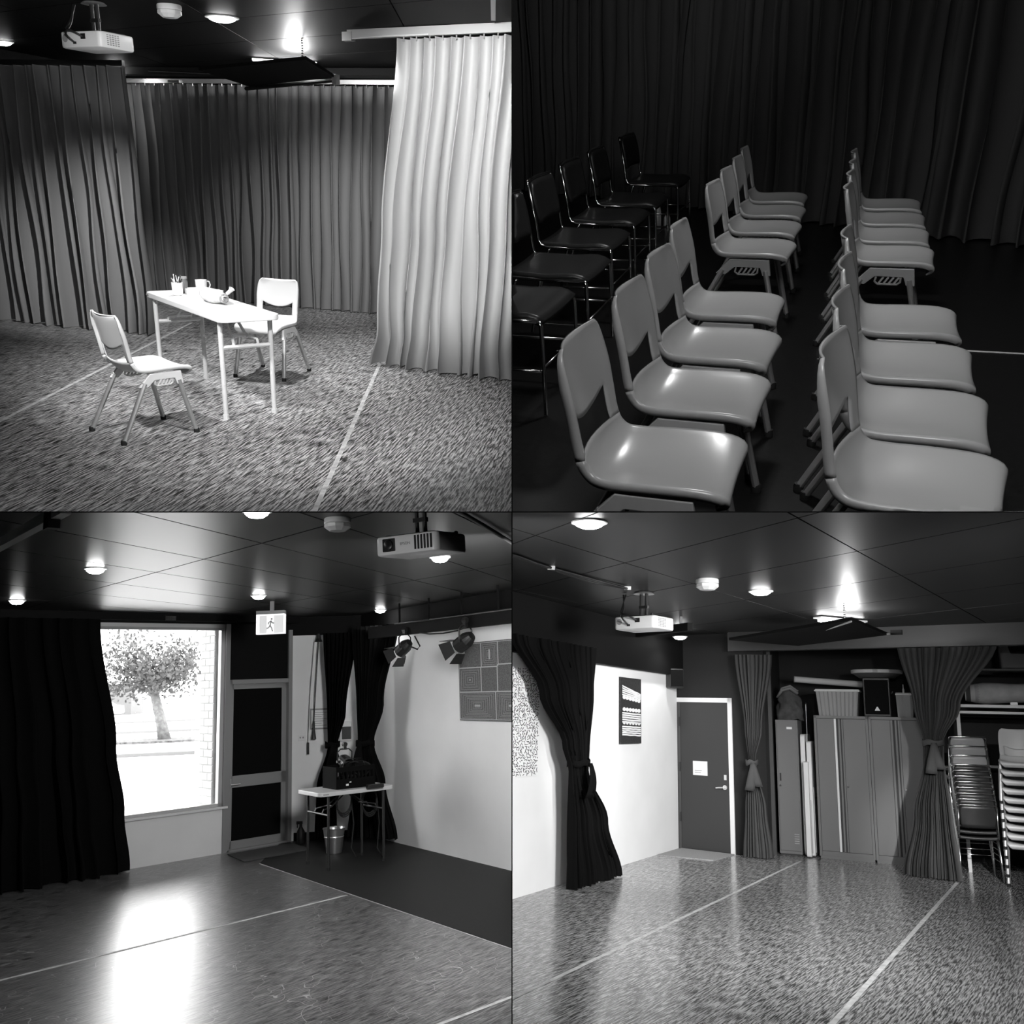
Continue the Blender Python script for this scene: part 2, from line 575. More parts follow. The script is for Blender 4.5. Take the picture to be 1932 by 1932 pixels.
def shell_chair(prefix, label, loc, ang, plastic, metal, group=None):
    D = chair_meshes(prefix)
    t = thing('plastic_chair', label, 'chair', loc, ang, group)
    solidify(part('seat', D['seat'], plastic, t), .006)
    solidify(part('backrest', D['back'], plastic, t), .006)
    for s in (-1, 1):
        b = part('side_bracket', D['br'], plastic, t, loc=(s * .206, 0, 0))
        part('grille', D['gr'], plastic, b)
        for nm, me, yy in (('leg', 'lf', .205), ('leg', 'lr', -.305)):
            o = part('leg', D[me], metal, t, M=Matrix.Translation((s * .206, 0, 0)) @ Matrix.Scale(s, 4, (1, 0, 0)))
            part('foot', D['ff'], M_RUBBER, o, loc=(.022, yy, 0))
    return t

def padded_chair(prefix, label, loc, ang, pad, back, group=None, M=None):
    t = thing('padded_chair', label, 'chair', loc, ang, group, M)
    rows = []
    for i in range(13):
        f = i / 12
        y = .215 - .43 * f
        z = .475 - .035 * max(0, (y - .12) / .095) ** 2 - .012 * (1 - abs(2 * f - 1))
        hw = .20 + .012 * math.sin(f * PI)
        rows.append([(hw * v, y, z + .010 * v * v) for v in (-1, -.9, -.6, -.3, 0, .3, .6, .9, 1)])
    s = part('seat', MB().grid(rows), pad, t, smooth=True)
    solidify(s, .035)
    rows = []
    for i in range(8):
        f = i / 7
        z = .60 + .215 * f
        y = -.232 - .045 * f
        hw = .185 - .012 * (2 * f - 1) ** 4
        zb = z - (.025 * (1 - f) ** 3)
        rows.append([(hw * v, y - .028 * (1 - v * v), zb + (.0 if abs(v) < .95 else .012 * (1 - 2 * f))) for v in (-1, -.92, -.6, -.3, 0, .3, .6, .92, 1)])
    b = part('backrest', MB().grid(rows), back, t, smooth=True)
    solidify(b, .022)
    for sx in (-1, 1):
        x = sx * .205
        m1 = MB().tube([(x, .195, .445), (x, .205, .425), (x * 1.03, .215, .22), (x * 1.05, .222, .008)], .0095, 8)
        part('leg', m1, M_CHROME, t, smooth=True)
        m2 = MB().tube([(x, -.150, .445), (x, -.165, .43), (x * 1.03, -.21, .22), (x * 1.05, -.245, .008)], .0095, 8)
        part('leg', m2, M_CHROME, t, smooth=True)
        m3 = MB().tube([(x * .97, -.276, .81), (x * .98, -.235, .60), (x, -.222, .50), (x, -.205, .465), (x, -.175, .452), (x, .195, .444)], .0095, 8)
        part('back_tube', m3, M_CHROME, t, smooth=True)
        m4 = MB().tube([(x * 1.03, .215, .215), (x * 1.03, -.212, .215)], .006, 6)
        part('stretcher', m4, M_CHROME, t, smooth=True)
    part('stretcher', MB().tube([(-.21, .215, .235), (.21, .215, .235)], .005, 6), M_CHROME, t, smooth=True)
    part('top_tube', MB().tube([(-.20, -.276, .80), (-.19, -.283, .825), (0, -.305, .828), (.19, -.283, .825), (.20, -.276, .80)], .0095, 8), M_CHROME, t, smooth=True)
    return t

def rounded_rect(hx, hy, r, n=5):
    P = []
    for cx, cy, a0 in ((hx - r, hy - r, 0), (-hx + r, hy - r, 90), (-hx + r, -hy + r, 180), (hx - r, -hy + r, 270)):
        for k in range(n + 1):
            a = math.radians(a0 + 90 * k / n)
            P.append((cx + r * math.cos(a), cy + r * math.sin(a)))
    return P

def folding_table(label, loc, ang, L, W, H, top_m, leg_m, r=.013, name='folding_table'):
    t = thing(name, label, 'table', loc, ang)
    top = part('tabletop', MB().prism(rounded_rect(L / 2, W / 2, .06), 'z', H - .042, H), top_m, t, bevel=.006)
    part('maker_plate', MB().box(-L / 2 + .04, -L / 2 + .10, -W / 2 - .003, -W / 2 + .004, H - .026, H - .016), M_GREY, top)
    for sx in (-1, 1):
        x = sx * (L / 2 - .115)
        for sy in (-1, 1):
            y = sy * (W / 2 - .04)
            lg = part('leg', MB().tube([(x, y, H - .03), (x, y, .015)], r, 10), leg_m, t, smooth='auto')
            part('foot_cap', MB().lathe([(r * 1.25, 0), (r * 1.25, .03)], 10, (x, y, 0)), leg_m if leg_m is M_LEGWHITE else M_RUBBER, lg)
        part('crossbar', MB().tube([(x, -W / 2 + .04, H - .23), (x, W / 2 - .04, H - .23)], r * .85, 8), leg_m, t, smooth='auto')
        mb = MB()
        for sy in (-.09, .09):
            mb.tube([(x, sy, H - .23), (x - sx * .02, sy, H - .19), (x - sx * .13, sy * .6, H - .17), (x - sx * .28, sy * .45, H - .06)], r * .6, 7)
        part('brace', mb, leg_m, t, smooth='auto')
        part('brace_lock', MB().tube([(x - sx * .13, -.06, H - .17), (x - sx * .13, .06, H - .17)], r * .8, 8), leg_m, t, smooth='auto')
    return t

def projector(label, loc, ang, S=1.0, drop=0.25, front_text=False, cables=True, tilt=0.0, ceil_plate=True):
    """local +y is the lens side; hung upside down from a black ceiling mount"""
    M = Matrix.Rotation(tilt, 4, 'X') @ Matrix.Scale(S, 4)
    t = thing('ceiling_projector', label, 'projector', loc, ang, None, M)
    body = part('body', MB().prism(rounded_rect(.17, .135, .03, 4), 'z', -.045, .045), M_WPLASTIC, t, bevel=.012, smooth='auto')
    part('lens', MB().box(.055, .125, .128, .139, -.028, .032), M_BLACKPL, body, bevel=.004, label='black square lens window')
    gl = part('lens_glass', MB().lathe([(.026, 0), (.022, .004), (.0, .006)], 16, M=Matrix.Translation((.09, .139, .002)) @ Matrix.Rotation(-PI / 2, 4, 'X')), M_VINYL, body, smooth=True)
    mb = MB()
    for k in range(6):
        x = -.145 + k * .017
        mb.box(x, x + .010, .130, .1365, -.030, .034)
    part('front_vent', mb, M_BLACKPL, body)
    mb = MB()
    for i in range(6):
        for j in range(5):
            y = -.085 + j * .020
            mb.box(.1685, .1715, y, y + .013, -.028 + i * .0105, -.022 + i * .0105)
    part('side_vent', mb, M_GREY, body)
    part('speaker_disc', MB().lathe([(.022, 0), (.022, .002)], 16, M=Matrix.Translation((-.12, -.135, .008)) @ Matrix.Rotation(PI / 2, 4, 'X')), M_GREY, body)
    part('port', MB().box(.012, .05, -.1375, -.13, .0, .03), M_BLACKPL, body)
    part('port', MB().box(-.055, -.03, -.1375, -.13, -.025, -.012), M_BLACKPL, body)
    for x, y in ((-.13, -.1), (.13, -.1)):
        part('foot', MB().lathe([(.010, .045), (.010, .058), (.006, .062)], 10, (x, y, 0)), M_BLACKPL, t)
    mb = MB().box(-.09, .09, -.06, .06, .047, .055)
    for s in (-1, 1):
        mb.bar((s * .09, 0, .053), (s * .13, s * .09, .05), .022, .006)
    mt = part('mount_plate', mb, M_BLACKPL, t)
    d = drop / S
    part('mount_pole', MB().tube([(-.022, 0, .05), (-.022, 0, d)], .012, 8).tube([(.022, 0, .05), (.022, 0, d)], .012, 8).box(-.035, .035, -.012, .012, .11, .13), M_BLACKPL, t)
    if ceil_plate:
        part('ceiling_plate', MB().lathe([(.075, d - .012), (.06, d)], 16), M_STEEL, t)
    if cables:
        for s, p in ((0, (.03, -.137, .012)), (1, (-.042, -.137, -.018))):
            pts = []
            A, B_ = Vector((-.14 - .02 * s, -.02, d - .01)), Vector(p)
            C1, C2 = A + Vector((.06 * (1 if s else -.3), -.06, -.2)), B_ + Vector((-.10 + .06 * s, -.10, .08))
            for k in range(13):
                f = k / 12
                pts.append(A * (1 - f) ** 3 + C1 * 3 * f * (1 - f) ** 2 + C2 * 3 * f * f * (1 - f) + B_ * f ** 3)
            part('cable', MB().tube(pts, .006, 6), M_BLACKPL, t, smooth=True)
    if front_text:
        cu = bpy.data.curves.new('lettering', 'FONT')
        cu.body = 'EPSON'
        cu.size = .018
        cu.extrude = .0006
        cu.align_x = 'CENTER'
        tmp = bpy.data.objects.new('tmp_lettering', cu)
        col.objects.link(tmp)
        me = bpy.data.meshes.new_from_object(tmp)
        bpy.data.objects.remove(tmp)
        me.materials.clear()
        part('lettering', me, M_GREY, body, M=Matrix.Translation((.0, .1362, -.004)) @ Matrix.Rotation(PI, 4, 'Z') @ Matrix.Rotation(PI / 2, 4, 'X'))
    return t

def smoke_detector(label, loc, S=1.0):
    t = thing('smoke_detector', label, 'smoke detector', loc, 0.3, 'ceiling smoke detectors', Matrix.Scale(S, 4))
    part('base_ring', MB().lathe([(.070, 0), (.074, -.006), (.074, -.026), (.070, -.030)], 24), M_WPLASTIC, t, smooth='auto')
    part('cover', MB().lathe([(.066, -.030), (.073, -.034), (.073, -.052), (.045, -.072), (.0, -.074)], 10), M_WPLASTIC, t)
    return t

def downlight(label, loc, power, R=.07, angle=130, lamp_kind='SPOT', group='recessed ceiling downlights'):
    t = thing('downlight', label, 'downlight', loc, 0, group)
    part('trim_ring', MB().lathe([(R * 1.25, 0), (R * 1.25, -.008), (R * 1.02, -.012), (R, -.004)], 24, cap=False), M_WPLASTIC, t, smooth='auto')
    part('lens', MB().lathe([(R, -.004), (R * .92, -.022), (R * .6, -.036), (0.001, -.042)], 20), M_LAMP, t, smooth=True)
    if power:
        lamp(lamp_kind, (0, 0, -.06), power, (0, 0, -1), .05, angle, .9, parent=t, name='downlight_lamp')
    return t

def floor_strip(label, a, b, w, m=None, name='floor_tape'):
    a, b = Vector((a[0], a[1], 0)), Vector((b[0], b[1], 0))
    d = (b - a)
    n = Vector((-d.y, d.x, 0)).normalized() * w / 2
    mb = MB()
    k = 14
    rows = []
    for i in range(k + 1):
        p = a + d * i / k + n * 0.12 * noise.noise(Vector((i * .7, a.x, a.y)))
        rows.append([tuple(p - n + Vector((0, 0, .0005))), tuple(p - n + Vector((0, 0, .0022))), tuple(p + n + Vector((0, 0, .0022))), tuple(p + n + Vector((0, 0, .0005)))])
    mb.grid(rows)
    return solo(name, mb, m or M_TAPE, label, 'tape')

def ceiling_panels(h, org, a, b, la, lb, ra, rb_, m, gap=.012, name='ceiling'):
    """black backing with separate boards; a, b unit directions of the joints, la, lb board sizes"""
    c = struct(name, MB().box(-9, 9, -2.0, 19, h + .02, h + .08), M_VOID)
    a, b, org = Vector((a[0], a[1], 0)).normalized(), Vector((b[0], b[1], 0)).normalized(), Vector((org[0], org[1], 0))
    for i in range(*ra):
        for j in range(*rb_):
            p = [org + a * (la * i + gap / 2) + b * (lb * j + gap / 2), org + a * (la * (i + 1) - gap / 2) + b * (lb * j + gap / 2),
                 org + a * (la * (i + 1) - gap / 2) + b * (lb * (j + 1) - gap / 2), org + a * (la * i + gap / 2) + b * (lb * (j + 1) - gap / 2)]
            mb = MB()
            mb.add([(q.x, q.y, h) for q in p] + [(q.x, q.y, h + .02) for q in p], [(0, 1, 2, 3), (7, 6, 5, 4), (0, 4, 5, 1), (1, 5, 6, 2), (2, 6, 7, 3), (3, 7, 4, 0)])
            part('ceiling_panel', mb, m, c)
    return c

def frame_pt(fr, s, dep, z):
    (ox, oy), ang = fr
    c, s_ = math.cos(ang), math.sin(ang)
    return (ox + c * s - s_ * dep, oy + s_ * s + c * dep, z)

def rolled(points, r, n=10):
    return MB().tube(points, r, n)

def clip_rooms():
    """end every mesh at the partition of its own room (world x = 0 and camera height)"""
    bpy.context.view_layer.update()
    for rm in (TL, TR, BL, BR):
        for o in rm.objs:
            if o.name not in bpy.data.objects or o.type != 'MESH':
                continue
            mw = o.matrix_world
            pl = []
            pts = [mw @ v.co for v in o.data.vertices]
            ax = [p.x * rm.sx for p in pts]
            az = [(p.z - CAM_Z) * rm.sz for p in pts]
            if min(ax) >= 0.0015 and min(az) >= 0.0015 and not (rm.roof_end and o.name.startswith('ceiling')):
                continue
            if max(ax) < 0.004 or max(az) < 0.004:
                rm.dead.append(o)
                continue
            if o.data.users > 1:
                o.data = o.data.copy()
            bm = bmesh.new()
            bm.from_mesh(o.data)
            inv = mw.inverted()
            if rm.roof_end and (o.name.startswith('ceiling_panel') or o.name == 'ceiling' or o.name.startswith('ceiling.')):
                bmesh.ops.bisect_plane(bm, geom=bm.verts[:] + bm.edges[:] + bm.faces[:], plane_co=rm.roof_end[0], plane_no=rm.roof_end[1], clear_outer=True)
            for axis, sg in ((Vector((1, 0, 0)), rm.sx), (Vector((0, 0, 1)), rm.sz)):
                co = inv @ (Vector((0, 0, CAM_Z)) + axis * sg * .002)
                no = (mw.transposed().to_3x3() @ (axis * -sg)).normalized()
                geom = bm.verts[:] + bm.edges[:] + bm.faces[:]
                bmesh.ops.bisect_plane(bm, geom=geom, plane_co=co, plane_no=no, clear_outer=True)
            if not bm.faces:
                rm.dead.append(o)
            bm.to_mesh(o.data)
            bm.free()
    for rm in (TL, TR, BL, BR):
        gone = set()
        for o in rm.dead:
            for ch in list(o.children):
                if ch not in rm.dead:
                    m = ch.matrix_world.copy()
                    ch.parent = o.parent
                    ch.matrix_world = m
        for o in list(dict.fromkeys(rm.dead)):
            gone.add(o.name)
            bpy.data.objects.remove(o)
        for o in list(rm.objs):
            try:
                nm = o.name
            except ReferenceError:
                continue
            if o.type == 'EMPTY' and not any(c.type == 'MESH' for c in o.children_recursive):
                for c in list(o.children_recursive):
                    bpy.data.objects.remove(c)
                bpy.data.objects.remove(o)

for _r in (TL, TR, BL, BR):
    _r.dead = []
    _r.roof_end = None
# ================================================================== ROOM 1 (upper left): table and two chairs
ROOM = TL
struct('floor', MB().box(-9, 9, -2, 19, -.06, 0), M_FLOOR_TL)
ceiling_panels(2.88, (.643, 8.70), (.71, -.70), (.16, .987), 1.99, 1.2, (-5, 4), (-9, 8), M_CEILT)
struct('wall_left', MB().box(-5.3, -5.2, -2, 17, 0, 2.95), M_BLACK)
struct('wall_front', MB().box(-6, 4, -1.9, -1.8, 0, 2.95), M_BLACK)
struct('wall_back', MB().box(-4.6, 5.4, .25, .35, 0, 2.95), M_GREYWALL, (-1.929, 13.364, 0), -.4911)
struct('wall_side', MB().box(0, .1, -1.2, 8, 0, 2.95), M_BLACK, (-3.95, 11.75, 0), -.46)
struct('trim_1', MB().box(-4.6, 3.2, -.30, .12, 2.80, 2.88), M_BLACK, (-1.929, 13.364, 0), -.4911)
# curtains
curtain('stage_curtain', 'grey stage curtain behind the single chair, lit in its lower half', [(0.01, -4.3, 11.55, -1.93, 10.34, 1.15), (1.2, -4.25, 11.5, -1.98, 10.36, 1.0), (2.62, -4.2, 11.45, -2.02, 10.38, .75)], 17, .12, M_DRAPE, 3, rows=30, hooks=False)
curtain('stage_curtain', 'dark grey stage curtain drawn right across the rear of the table room', [(0.01, -3.6, 14.25, .66, 12.02, 1.1), (2.72, -3.6, 14.25, .74, 11.98, .8)], 34, .10, M_DRAPE, 8, rows=26, hooks=True)
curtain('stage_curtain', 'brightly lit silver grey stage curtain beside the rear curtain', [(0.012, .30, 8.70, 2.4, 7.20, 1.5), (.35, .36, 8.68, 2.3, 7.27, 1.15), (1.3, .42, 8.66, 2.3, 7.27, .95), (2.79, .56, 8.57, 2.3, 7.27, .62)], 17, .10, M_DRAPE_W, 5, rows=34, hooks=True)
# rails
t = thing('curtain_rail', 'pale metal curtain rail under the ceiling above the bright curtain', 'curtain rail', (0, 0, 0))
part('rail', MB().bar((.16, 8.87, 2.835), (2.3, 7.27, 2.85), .05, .07), mat('pale_rail_metal', .6, .4, metal=.2), t)
part('end_stop', MB().bar((.12, 8.90, 2.82), (.20, 8.84, 2.82), .06, .07), M_STEEL, t)
part('draw_cord', MB().tube([(.18, 8.83, 2.80), (.45, 8.62, 2.812), (.8, 8.36, 2.812)], .006, 6), M_WPLASTIC, t)
t = thing('curtain_rail', 'dark curtain rail running above the rear curtain of the table room', 'curtain rail', (0, 0, 0))
part('rail', MB().bar((-3.6, 14.22, 2.75), (.80, 11.92, 2.76), .035, .05), M_STEEL, t)
part('rail_joint', MB().bar((-2.05, 13.38, 2.745), (-1.9, 13.3, 2.745), .05, .03), M_CHROME, t)
t = thing('curtain_rail', 'black curtain rail above the left grey curtain by the projector', 'curtain rail', (0, 0, 0))
part('rail', MB().bar((-4.3, 11.5, 2.645), (-2.0, 10.36, 2.645), .04, .05), M_BLACKPL, t)
solo('ceiling_batten', MB().bar((1.02, 6.4, 2.874), (1.26, 7.84, 2.874), .035, .012), M_WPLASTIC, 'pale cable batten on the ceiling above the bright curtain', 'batten')
# hanging black panel with the light above it
t = thing('hanging_panel', 'black panel hung below the ceiling in front of the rear curtain', 'panel', (0, 0, 0))
part('board', MB().add([(-.227, 9.63, 2.70), (.033, 10.89, 2.68), (-.95, 12.14, 2.64), (-1.35, 10.78, 2.66), (-.227, 9.63, 2.73), (.033, 10.89, 2.71), (-.95, 12.14, 2.67), (-1.35, 10.78, 2.69)],
     [(0, 1, 2, 3), (7, 6, 5, 4), (0, 4, 5, 1), (1, 5, 6, 2), (2, 6, 7, 3), (3, 7, 4, 0)]), M_BLACK, t)
part('pipe', MB().tube([(.06, 10.95, 2.66), (-1.0, 12.2, 2.62)], .022, 8), M_BLACKPL, t)
part('bracket', MB().bar((.03, 10.88, 2.66), (.07, 10.96, 2.66), .05, .10), M_STEEL, t)
mb = MB()
for k in range(7):
    z = 2.73 + k * .022
    mb.lathe([(.008, 0), (.011, .008), (.008, .016)], 6, (-.26, 9.72, z))
part('chain', mb, M_STEEL, t)
t = thing('ceiling_light', 'bright ceiling light hidden above the hanging black panel', 'ceiling light', (-.50, 11.45, 2.87))
part('tray', MB().box(-.35, .35, -.06, .06, -.02, .0), M_WPLASTIC, t)
part('tube', MB().tube([(-.33, 0, -.04), (.33, 0, -.04)], .016, 8), M_LAMP, t, smooth=True)
lamp('POINT', (.15, -.75, -.13), 110, None, .05, parent=t, name='ceiling_light_lamp')
solo('ceiling_rod', MB().tube([(-2.02, 11.82, 2.72), (-1.06, 11.48, 2.70)], .009, 6).lathe([(.0, -.02), (.02, 0), (.0, .02)], 8, (-1.06, 11.48, 2.70)), M_CHROME, 'thin metal rod with a bright knob under the dark ceiling', 'rod')
# lights and fittings
downlight('bright round downlight in the ceiling above the white table', (-.87, 8.70, 2.88), 330, .11, 92)
downlight('downlight at the left edge of the picture beside the projector', (-3.38, 11.4, 2.88), 60, .085, 130)
downlight('small added lamp making a glint just above the top of the left grey curtain', (-2.66, 13.3, 2.79), 12, .09, 120)  # fixture put in where only a reflected glint shows
smoke_detector('white smoke detector between projector and downlight above the table room', (-1.22, 8.28, 2.88), 1.25)
projector('white projector seen from behind, hung from black ceiling above the lone chair', (-1.80, 8.42, 2.60), -.62, 1.28, .28)
# tape lines
floor_strip('white tape line on the floor running under the table', (-2.33, 6.5), (-1.69, 11.2), .03)
floor_strip('white tape line on the floor leading to the bright curtain', (-.19, 4.3), (.385, 8.7), .03)
# furniture
TA = -1.09
folding_table('white folding table with a pen cup, mug and bag on top', (-.97, 7.33, 0), TA, 1.62, .45, .74, M_WPLASTIC, M_LEGWHITE, r=.018)
TLP = ((-.97, 7.33), TA)
shell_chair('pale_chair', 'white plastic chair in front of the table, turned away from camera', (-1.27, 6.32, 0), -.92, M_WCHAIR, M_STEEL, 'white chairs at the table')
c0 = [o for o in ROOM.objs if o.name.startswith('plastic_chair')][-1]
clone(c0, (-.60, 8.19, 0), 2.74, 'white plastic chair behind the table, facing the camera', 'white chairs at the table')
# things on the table
t = thing('pen_cup', 'white cup full of pens on the table', 'cup', frame_pt(TLP, -.47, -.07, .74))
part('cup', MB().lathe([(.034, 0), (.040, .004), (.044, .10), (.041, .10), (.037, .008), (.0, .008)], 20, cap=False), M_WPLASTIC, t, smooth='auto')
rnd = random.Random(4)
for k in range(9):
    a = k * .7 + rnd.uniform(-.2, .2)
    l = rnd.uniform(.125, .165)
    r0 = .018
    part('pen', MB().tube([(r0 * math.cos(a + 2), r0 * math.sin(a + 2), .012), (.040 * math.cos(a), .040 * math.sin(a), l)], .0045, 6), [M_BLACKPL, M_STEEL, M_WPLASTIC, M_CHROME][k % 4], t)
t = thing('jar', 'small grey glass jar between the pen cup and the mug', 'jar', frame_pt(TLP, -.60, .03, .74))
part('glass', MB().lathe([(.026, 0), (.030, .006), (.030, .085), (.024, .10), (.024, .115)], 18), mat('grey_jar_glass', .25, .15, trans=.3), t, smooth='auto')
part('lid', MB().lathe([(.026, .112), (.026, .128)], 18), M_GREY, t)
t = thing('mug', 'white mug with a handle on the table', 'mug', frame_pt(TLP, -.60, .17, .74), .6)
part('mug_body', MB().lathe([(.036, 0), (.042, .006), (.047, .10), (.044, .10), (.039, .01), (0, .01)], 22, cap=False), M_WPLASTIC, t, smooth='auto')
part('handle', MB().tube([(.043, 0, .085), (.070, 0, .083), (.080, 0, .055), (.068, 0, .028), (.041, 0, .024)], .006, 8), M_WPLASTIC, t, smooth=True)
t = thing('paper_box', 'white paper box lying behind the plastic bag on the table', 'box', frame_pt(TLP, -.36, .10, .74), TA + .15)
part('box_body', MB().box(-.17, .17, -.07, .07, 0, .045), M_PAPER, t, bevel=.003)
part('lid', MB().box(-.12, .175, -.074, .074, .045, .056), M_PAPER, t, bevel=.002)
t = thing('plastic_bag', 'crumpled clear bag holding a rolled loaf on the table', 'bag', frame_pt(TLP, .06, .02, .74), TA + .1)
rows = []
rnd = random.Random(9)
for i in range(11):
    f = i / 10
    x = -.19 + .38 * f
    rr = .055 * (math.sin(PI * min(1, max(.04, f * .9 + .06))) ** .6)
    row = []
    for k in range(14):
        a = 2 * PI * k / 14
        q = 1 + .22 * noise.noise(Vector((x * 14, math.cos(a) * 1.6, math.sin(a) * 1.6)))
        row.append((x, rr * q * math.cos(a) * 1.15, max(.002, .052 + rr * q * math.sin(a))))
    rows.append(row)
part('wrap', MB().grid(rows, close=True), mat('cloudy_film', .75, .25, noise_amt=.25, noise_scale=22), t, smooth=True)
part('roll_end', MB().lathe([(.0, 0), (.012, .004), (.014, .0), (.026, .004), (.028, 0), (.036, .003), (.036, -.01)], 16, M=Matrix.Translation((.175, 0, .05)) @ Matrix.Rotation(PI / 2, 4, 'Y')), mat('loaf_end', .3, .8, noise_amt=.6, noise_scale=60), t, smooth=True)
part('bag_neck', MB().tube([(.12, .05, .075), (.14, .07, .10), (.15, .08, .118)], [.014, .015, .024], 7, caps=False), mat('cloudy_film', .75, .25), t, smooth=True)

# ================================================================== ROOM 2 (upper right): rows of chairs
ROOM = TR
struct('floor', MB().box(-9, 9, -2, 19, -.06, 0), M_FLOOR_TR)
struct('ceiling', MB().box(-9, 9, -2, 19, 3.2, 3.3), M_BLACK)
struct('wall_right', MB().box(0, .1, 0, 13, 0, 3.25), M_BLACK, (2.4, -2, 0), .06)
struct('wall_front', MB().box(-6, 6, -1.9, -1.8, 0, 3.25), M_BLACK)
struct('wall_back', MB().box(-6, 7, .35, .45, 0, 3.25), M_BLACK, (-1.2, 9.5, 0), -.42)
curtain('backdrop_curtain', 'charcoal backdrop curtain behind the six black chairs', [(.01, -6.4, 11.6, -2.2, 9.75, 1.1), (3.15, -6.4, 11.6, -2.15, 9.75, .9)], 26, .10, M_DRAPE_TR, 21, rows=18)
curtain('backdrop_curtain', 'charcoal backdrop curtain behind the four rearmost grey chairs of the left block', [(.01, -2.25, 9.78, .15, 8.35, 1.2), (3.15, -2.2, 9.76, .1, 8.4, .9)], 17, .10, M_DRAPE_TR, 22, rows=18)
curtain('backdrop_curtain', 'charcoal backdrop curtain at the right side behind the chair rows', [(.01, .1, 8.4, 3.2, 7.0, 1.2), (3.15, .05, 8.43, 3.2, 7.0, .9)], 17, .11, M_DRAPE_TR, 23, rows=18)
QP = -PI / 2
order = ['nearest', 'second', 'third', 'fourth']
chair_spots = [
    ('grey plastic chair, %s from the front in the left front row', [(-.56, 2.36, -1.53), (-.58, 2.94, -1.56), (-.62, 3.50, -1.58), (-.68, 4.11, -1.53)]),
    ('grey plastic chair, %s from the front in the left rear row', [(-.79, 5.42, -1.58), (-.83, 6.05, -1.57), (-.87, 6.68, -1.55), (-.92, 7.28, -1.53)]),
    ('grey plastic chair, %s from the front in the right front row', [(.115, 2.42, -1.66), (.10, 2.92, -1.60), (.075, 3.45, -1.57), (.04, 4.02, -1.54)]),
    ('grey plastic chair, %s from the front in the right rear row', [(-.05, 5.33, -1.57), (-.075, 5.88, -1.56), (-.10, 6.44, -1.55), (-.13, 7.03, -1.54)])]
proto = None
for txt, spots in chair_spots:
    for k, (x, y, a) in enumerate(spots):
        lb = txt % order[k]
        if proto is None:
            proto = shell_chair('grey_chair', lb, (x, y, 0), a, M_GPLASTIC, M_STEEL, 'rows of grey plastic chairs')
        else:
            clone(proto, (x, y, 0), a, lb, 'rows of grey plastic chairs')
GREY_CHAIR = proto
bo = ['black chair nearest the camera, cut by the left edge of the chair rows', 'second black padded chair from the camera against the left backdrop', 'third black padded chair from the camera against the left backdrop',
      'fourth black padded chair from the camera against the left backdrop', 'fifth black padded chair from the camera, one before the last', 'farthest black padded chair in the row on the left']
bs = [(-1.66, 3.94, -1.54), (-1.71, 4.72, -1.52), (-1.82, 5.52, -1.51), (-1.90, 6.32, -1.51), (-1.95, 7.08, -1.51), (-2.03, 8.20, -1.55)]
BIG = Matrix.Diagonal((1.22, 1.06, 1.0, 1.0))
bp = None
for lb, (x, y, a) in zip(bo, bs):
    if bp is None:
        bp = padded_chair('black_chair', lb, (x, y, 0), a, M_VINYL, M_VINYL, 'row of black padded chairs', BIG)
    else:
        clone(bp, (x, y, 0), a, lb, 'row of black padded chairs', BIG)
BLACK_CHAIR = bp
for lb, x, y, h in (('taller small white upright object on the dark floor behind the black chairs', -2.095, 8.45, .26), ('shorter small white upright object on the dark floor behind the black chairs', -2.02, 8.5, .15)):  # unidentified white uprights, modelled in a bottle shape
    t = thing('bottle', lb, 'bottle', (x, y, 0))
    part('bottle_body', MB().lathe([(.030, 0), (.034, .01), (.030, h * .6), (.012, h * .85), (.012, h)], 14), M_WPLASTIC, t, smooth='auto')
    part('cap', MB().lathe([(.014, h), (.014, h + .02)], 12), M_BLACKPL, t)
floor_strip('thin white tape line on the dark floor right of the chair rows', (.40, 5.19), (1.3, 5.23), .02)
# ================================================================== ROOM 3 (lower left): window, door and white wall
ROOM = BL
WF = ((-3.89, 10.04), math.atan2(.67267, .73994))      # window wall: x along, y outwards
RF = ((-1.40, 11.48), math.atan2(-.82276, .56838))     # white side wall
WA, RA = WF[1], RF[1]
H3 = 2.68
BL.roof_end = (Vector((-3.89 - .0942, 10.04 + .1036, 0)), Vector((-.67267, .73994, 0)))
struct('floor', MB().box(-9, 9, -2, 13.5, -.06, 0), M_FLOOR_BL)
struct('floor', MB().prism([(-2.43, 10.12), (.16, 6.58), (2.2, 6.0), (2.2, 9.0), (-1.3, 11.6), (-2.5, 11.6)], 'z', .0005, .004), M_FLOOR_BL2)
ceiling_panels(H3, (-1.848, 6.04), (-.66, .75), (.31, .95), .80, 2.4, (-9, 11), (-4, 4), M_CEIL, gap=.014)
struct('wall_left', MB().box(-6.3, -6.2, -2, 10, 0, 2.75), M_BLACK)
struct('wall_front', MB().box(-7, 4, -1.9, -1.8, 0, 2.75), M_BLACK)
o = WF[0]
struct('wall_back', MB().box(-5, 1.215, 0, .14, 0, .50), M_WHITEWALL, (*o, 0), WA)
struct('wall_back', MB().box(-5, 2.06, 0, .14, 2.58, 2.75), M_BLACK, (*o, 0), WA)
struct('wall_back', MB().box(-5, -.58, 0, .14, .50, 2.58), M_BLACK, (*o, 0), WA)
struct('trim_1', MB().box(-5, 2.06, -.16, 0, 2.60, 2.70), M_BLACK, (*o, 0), WA)
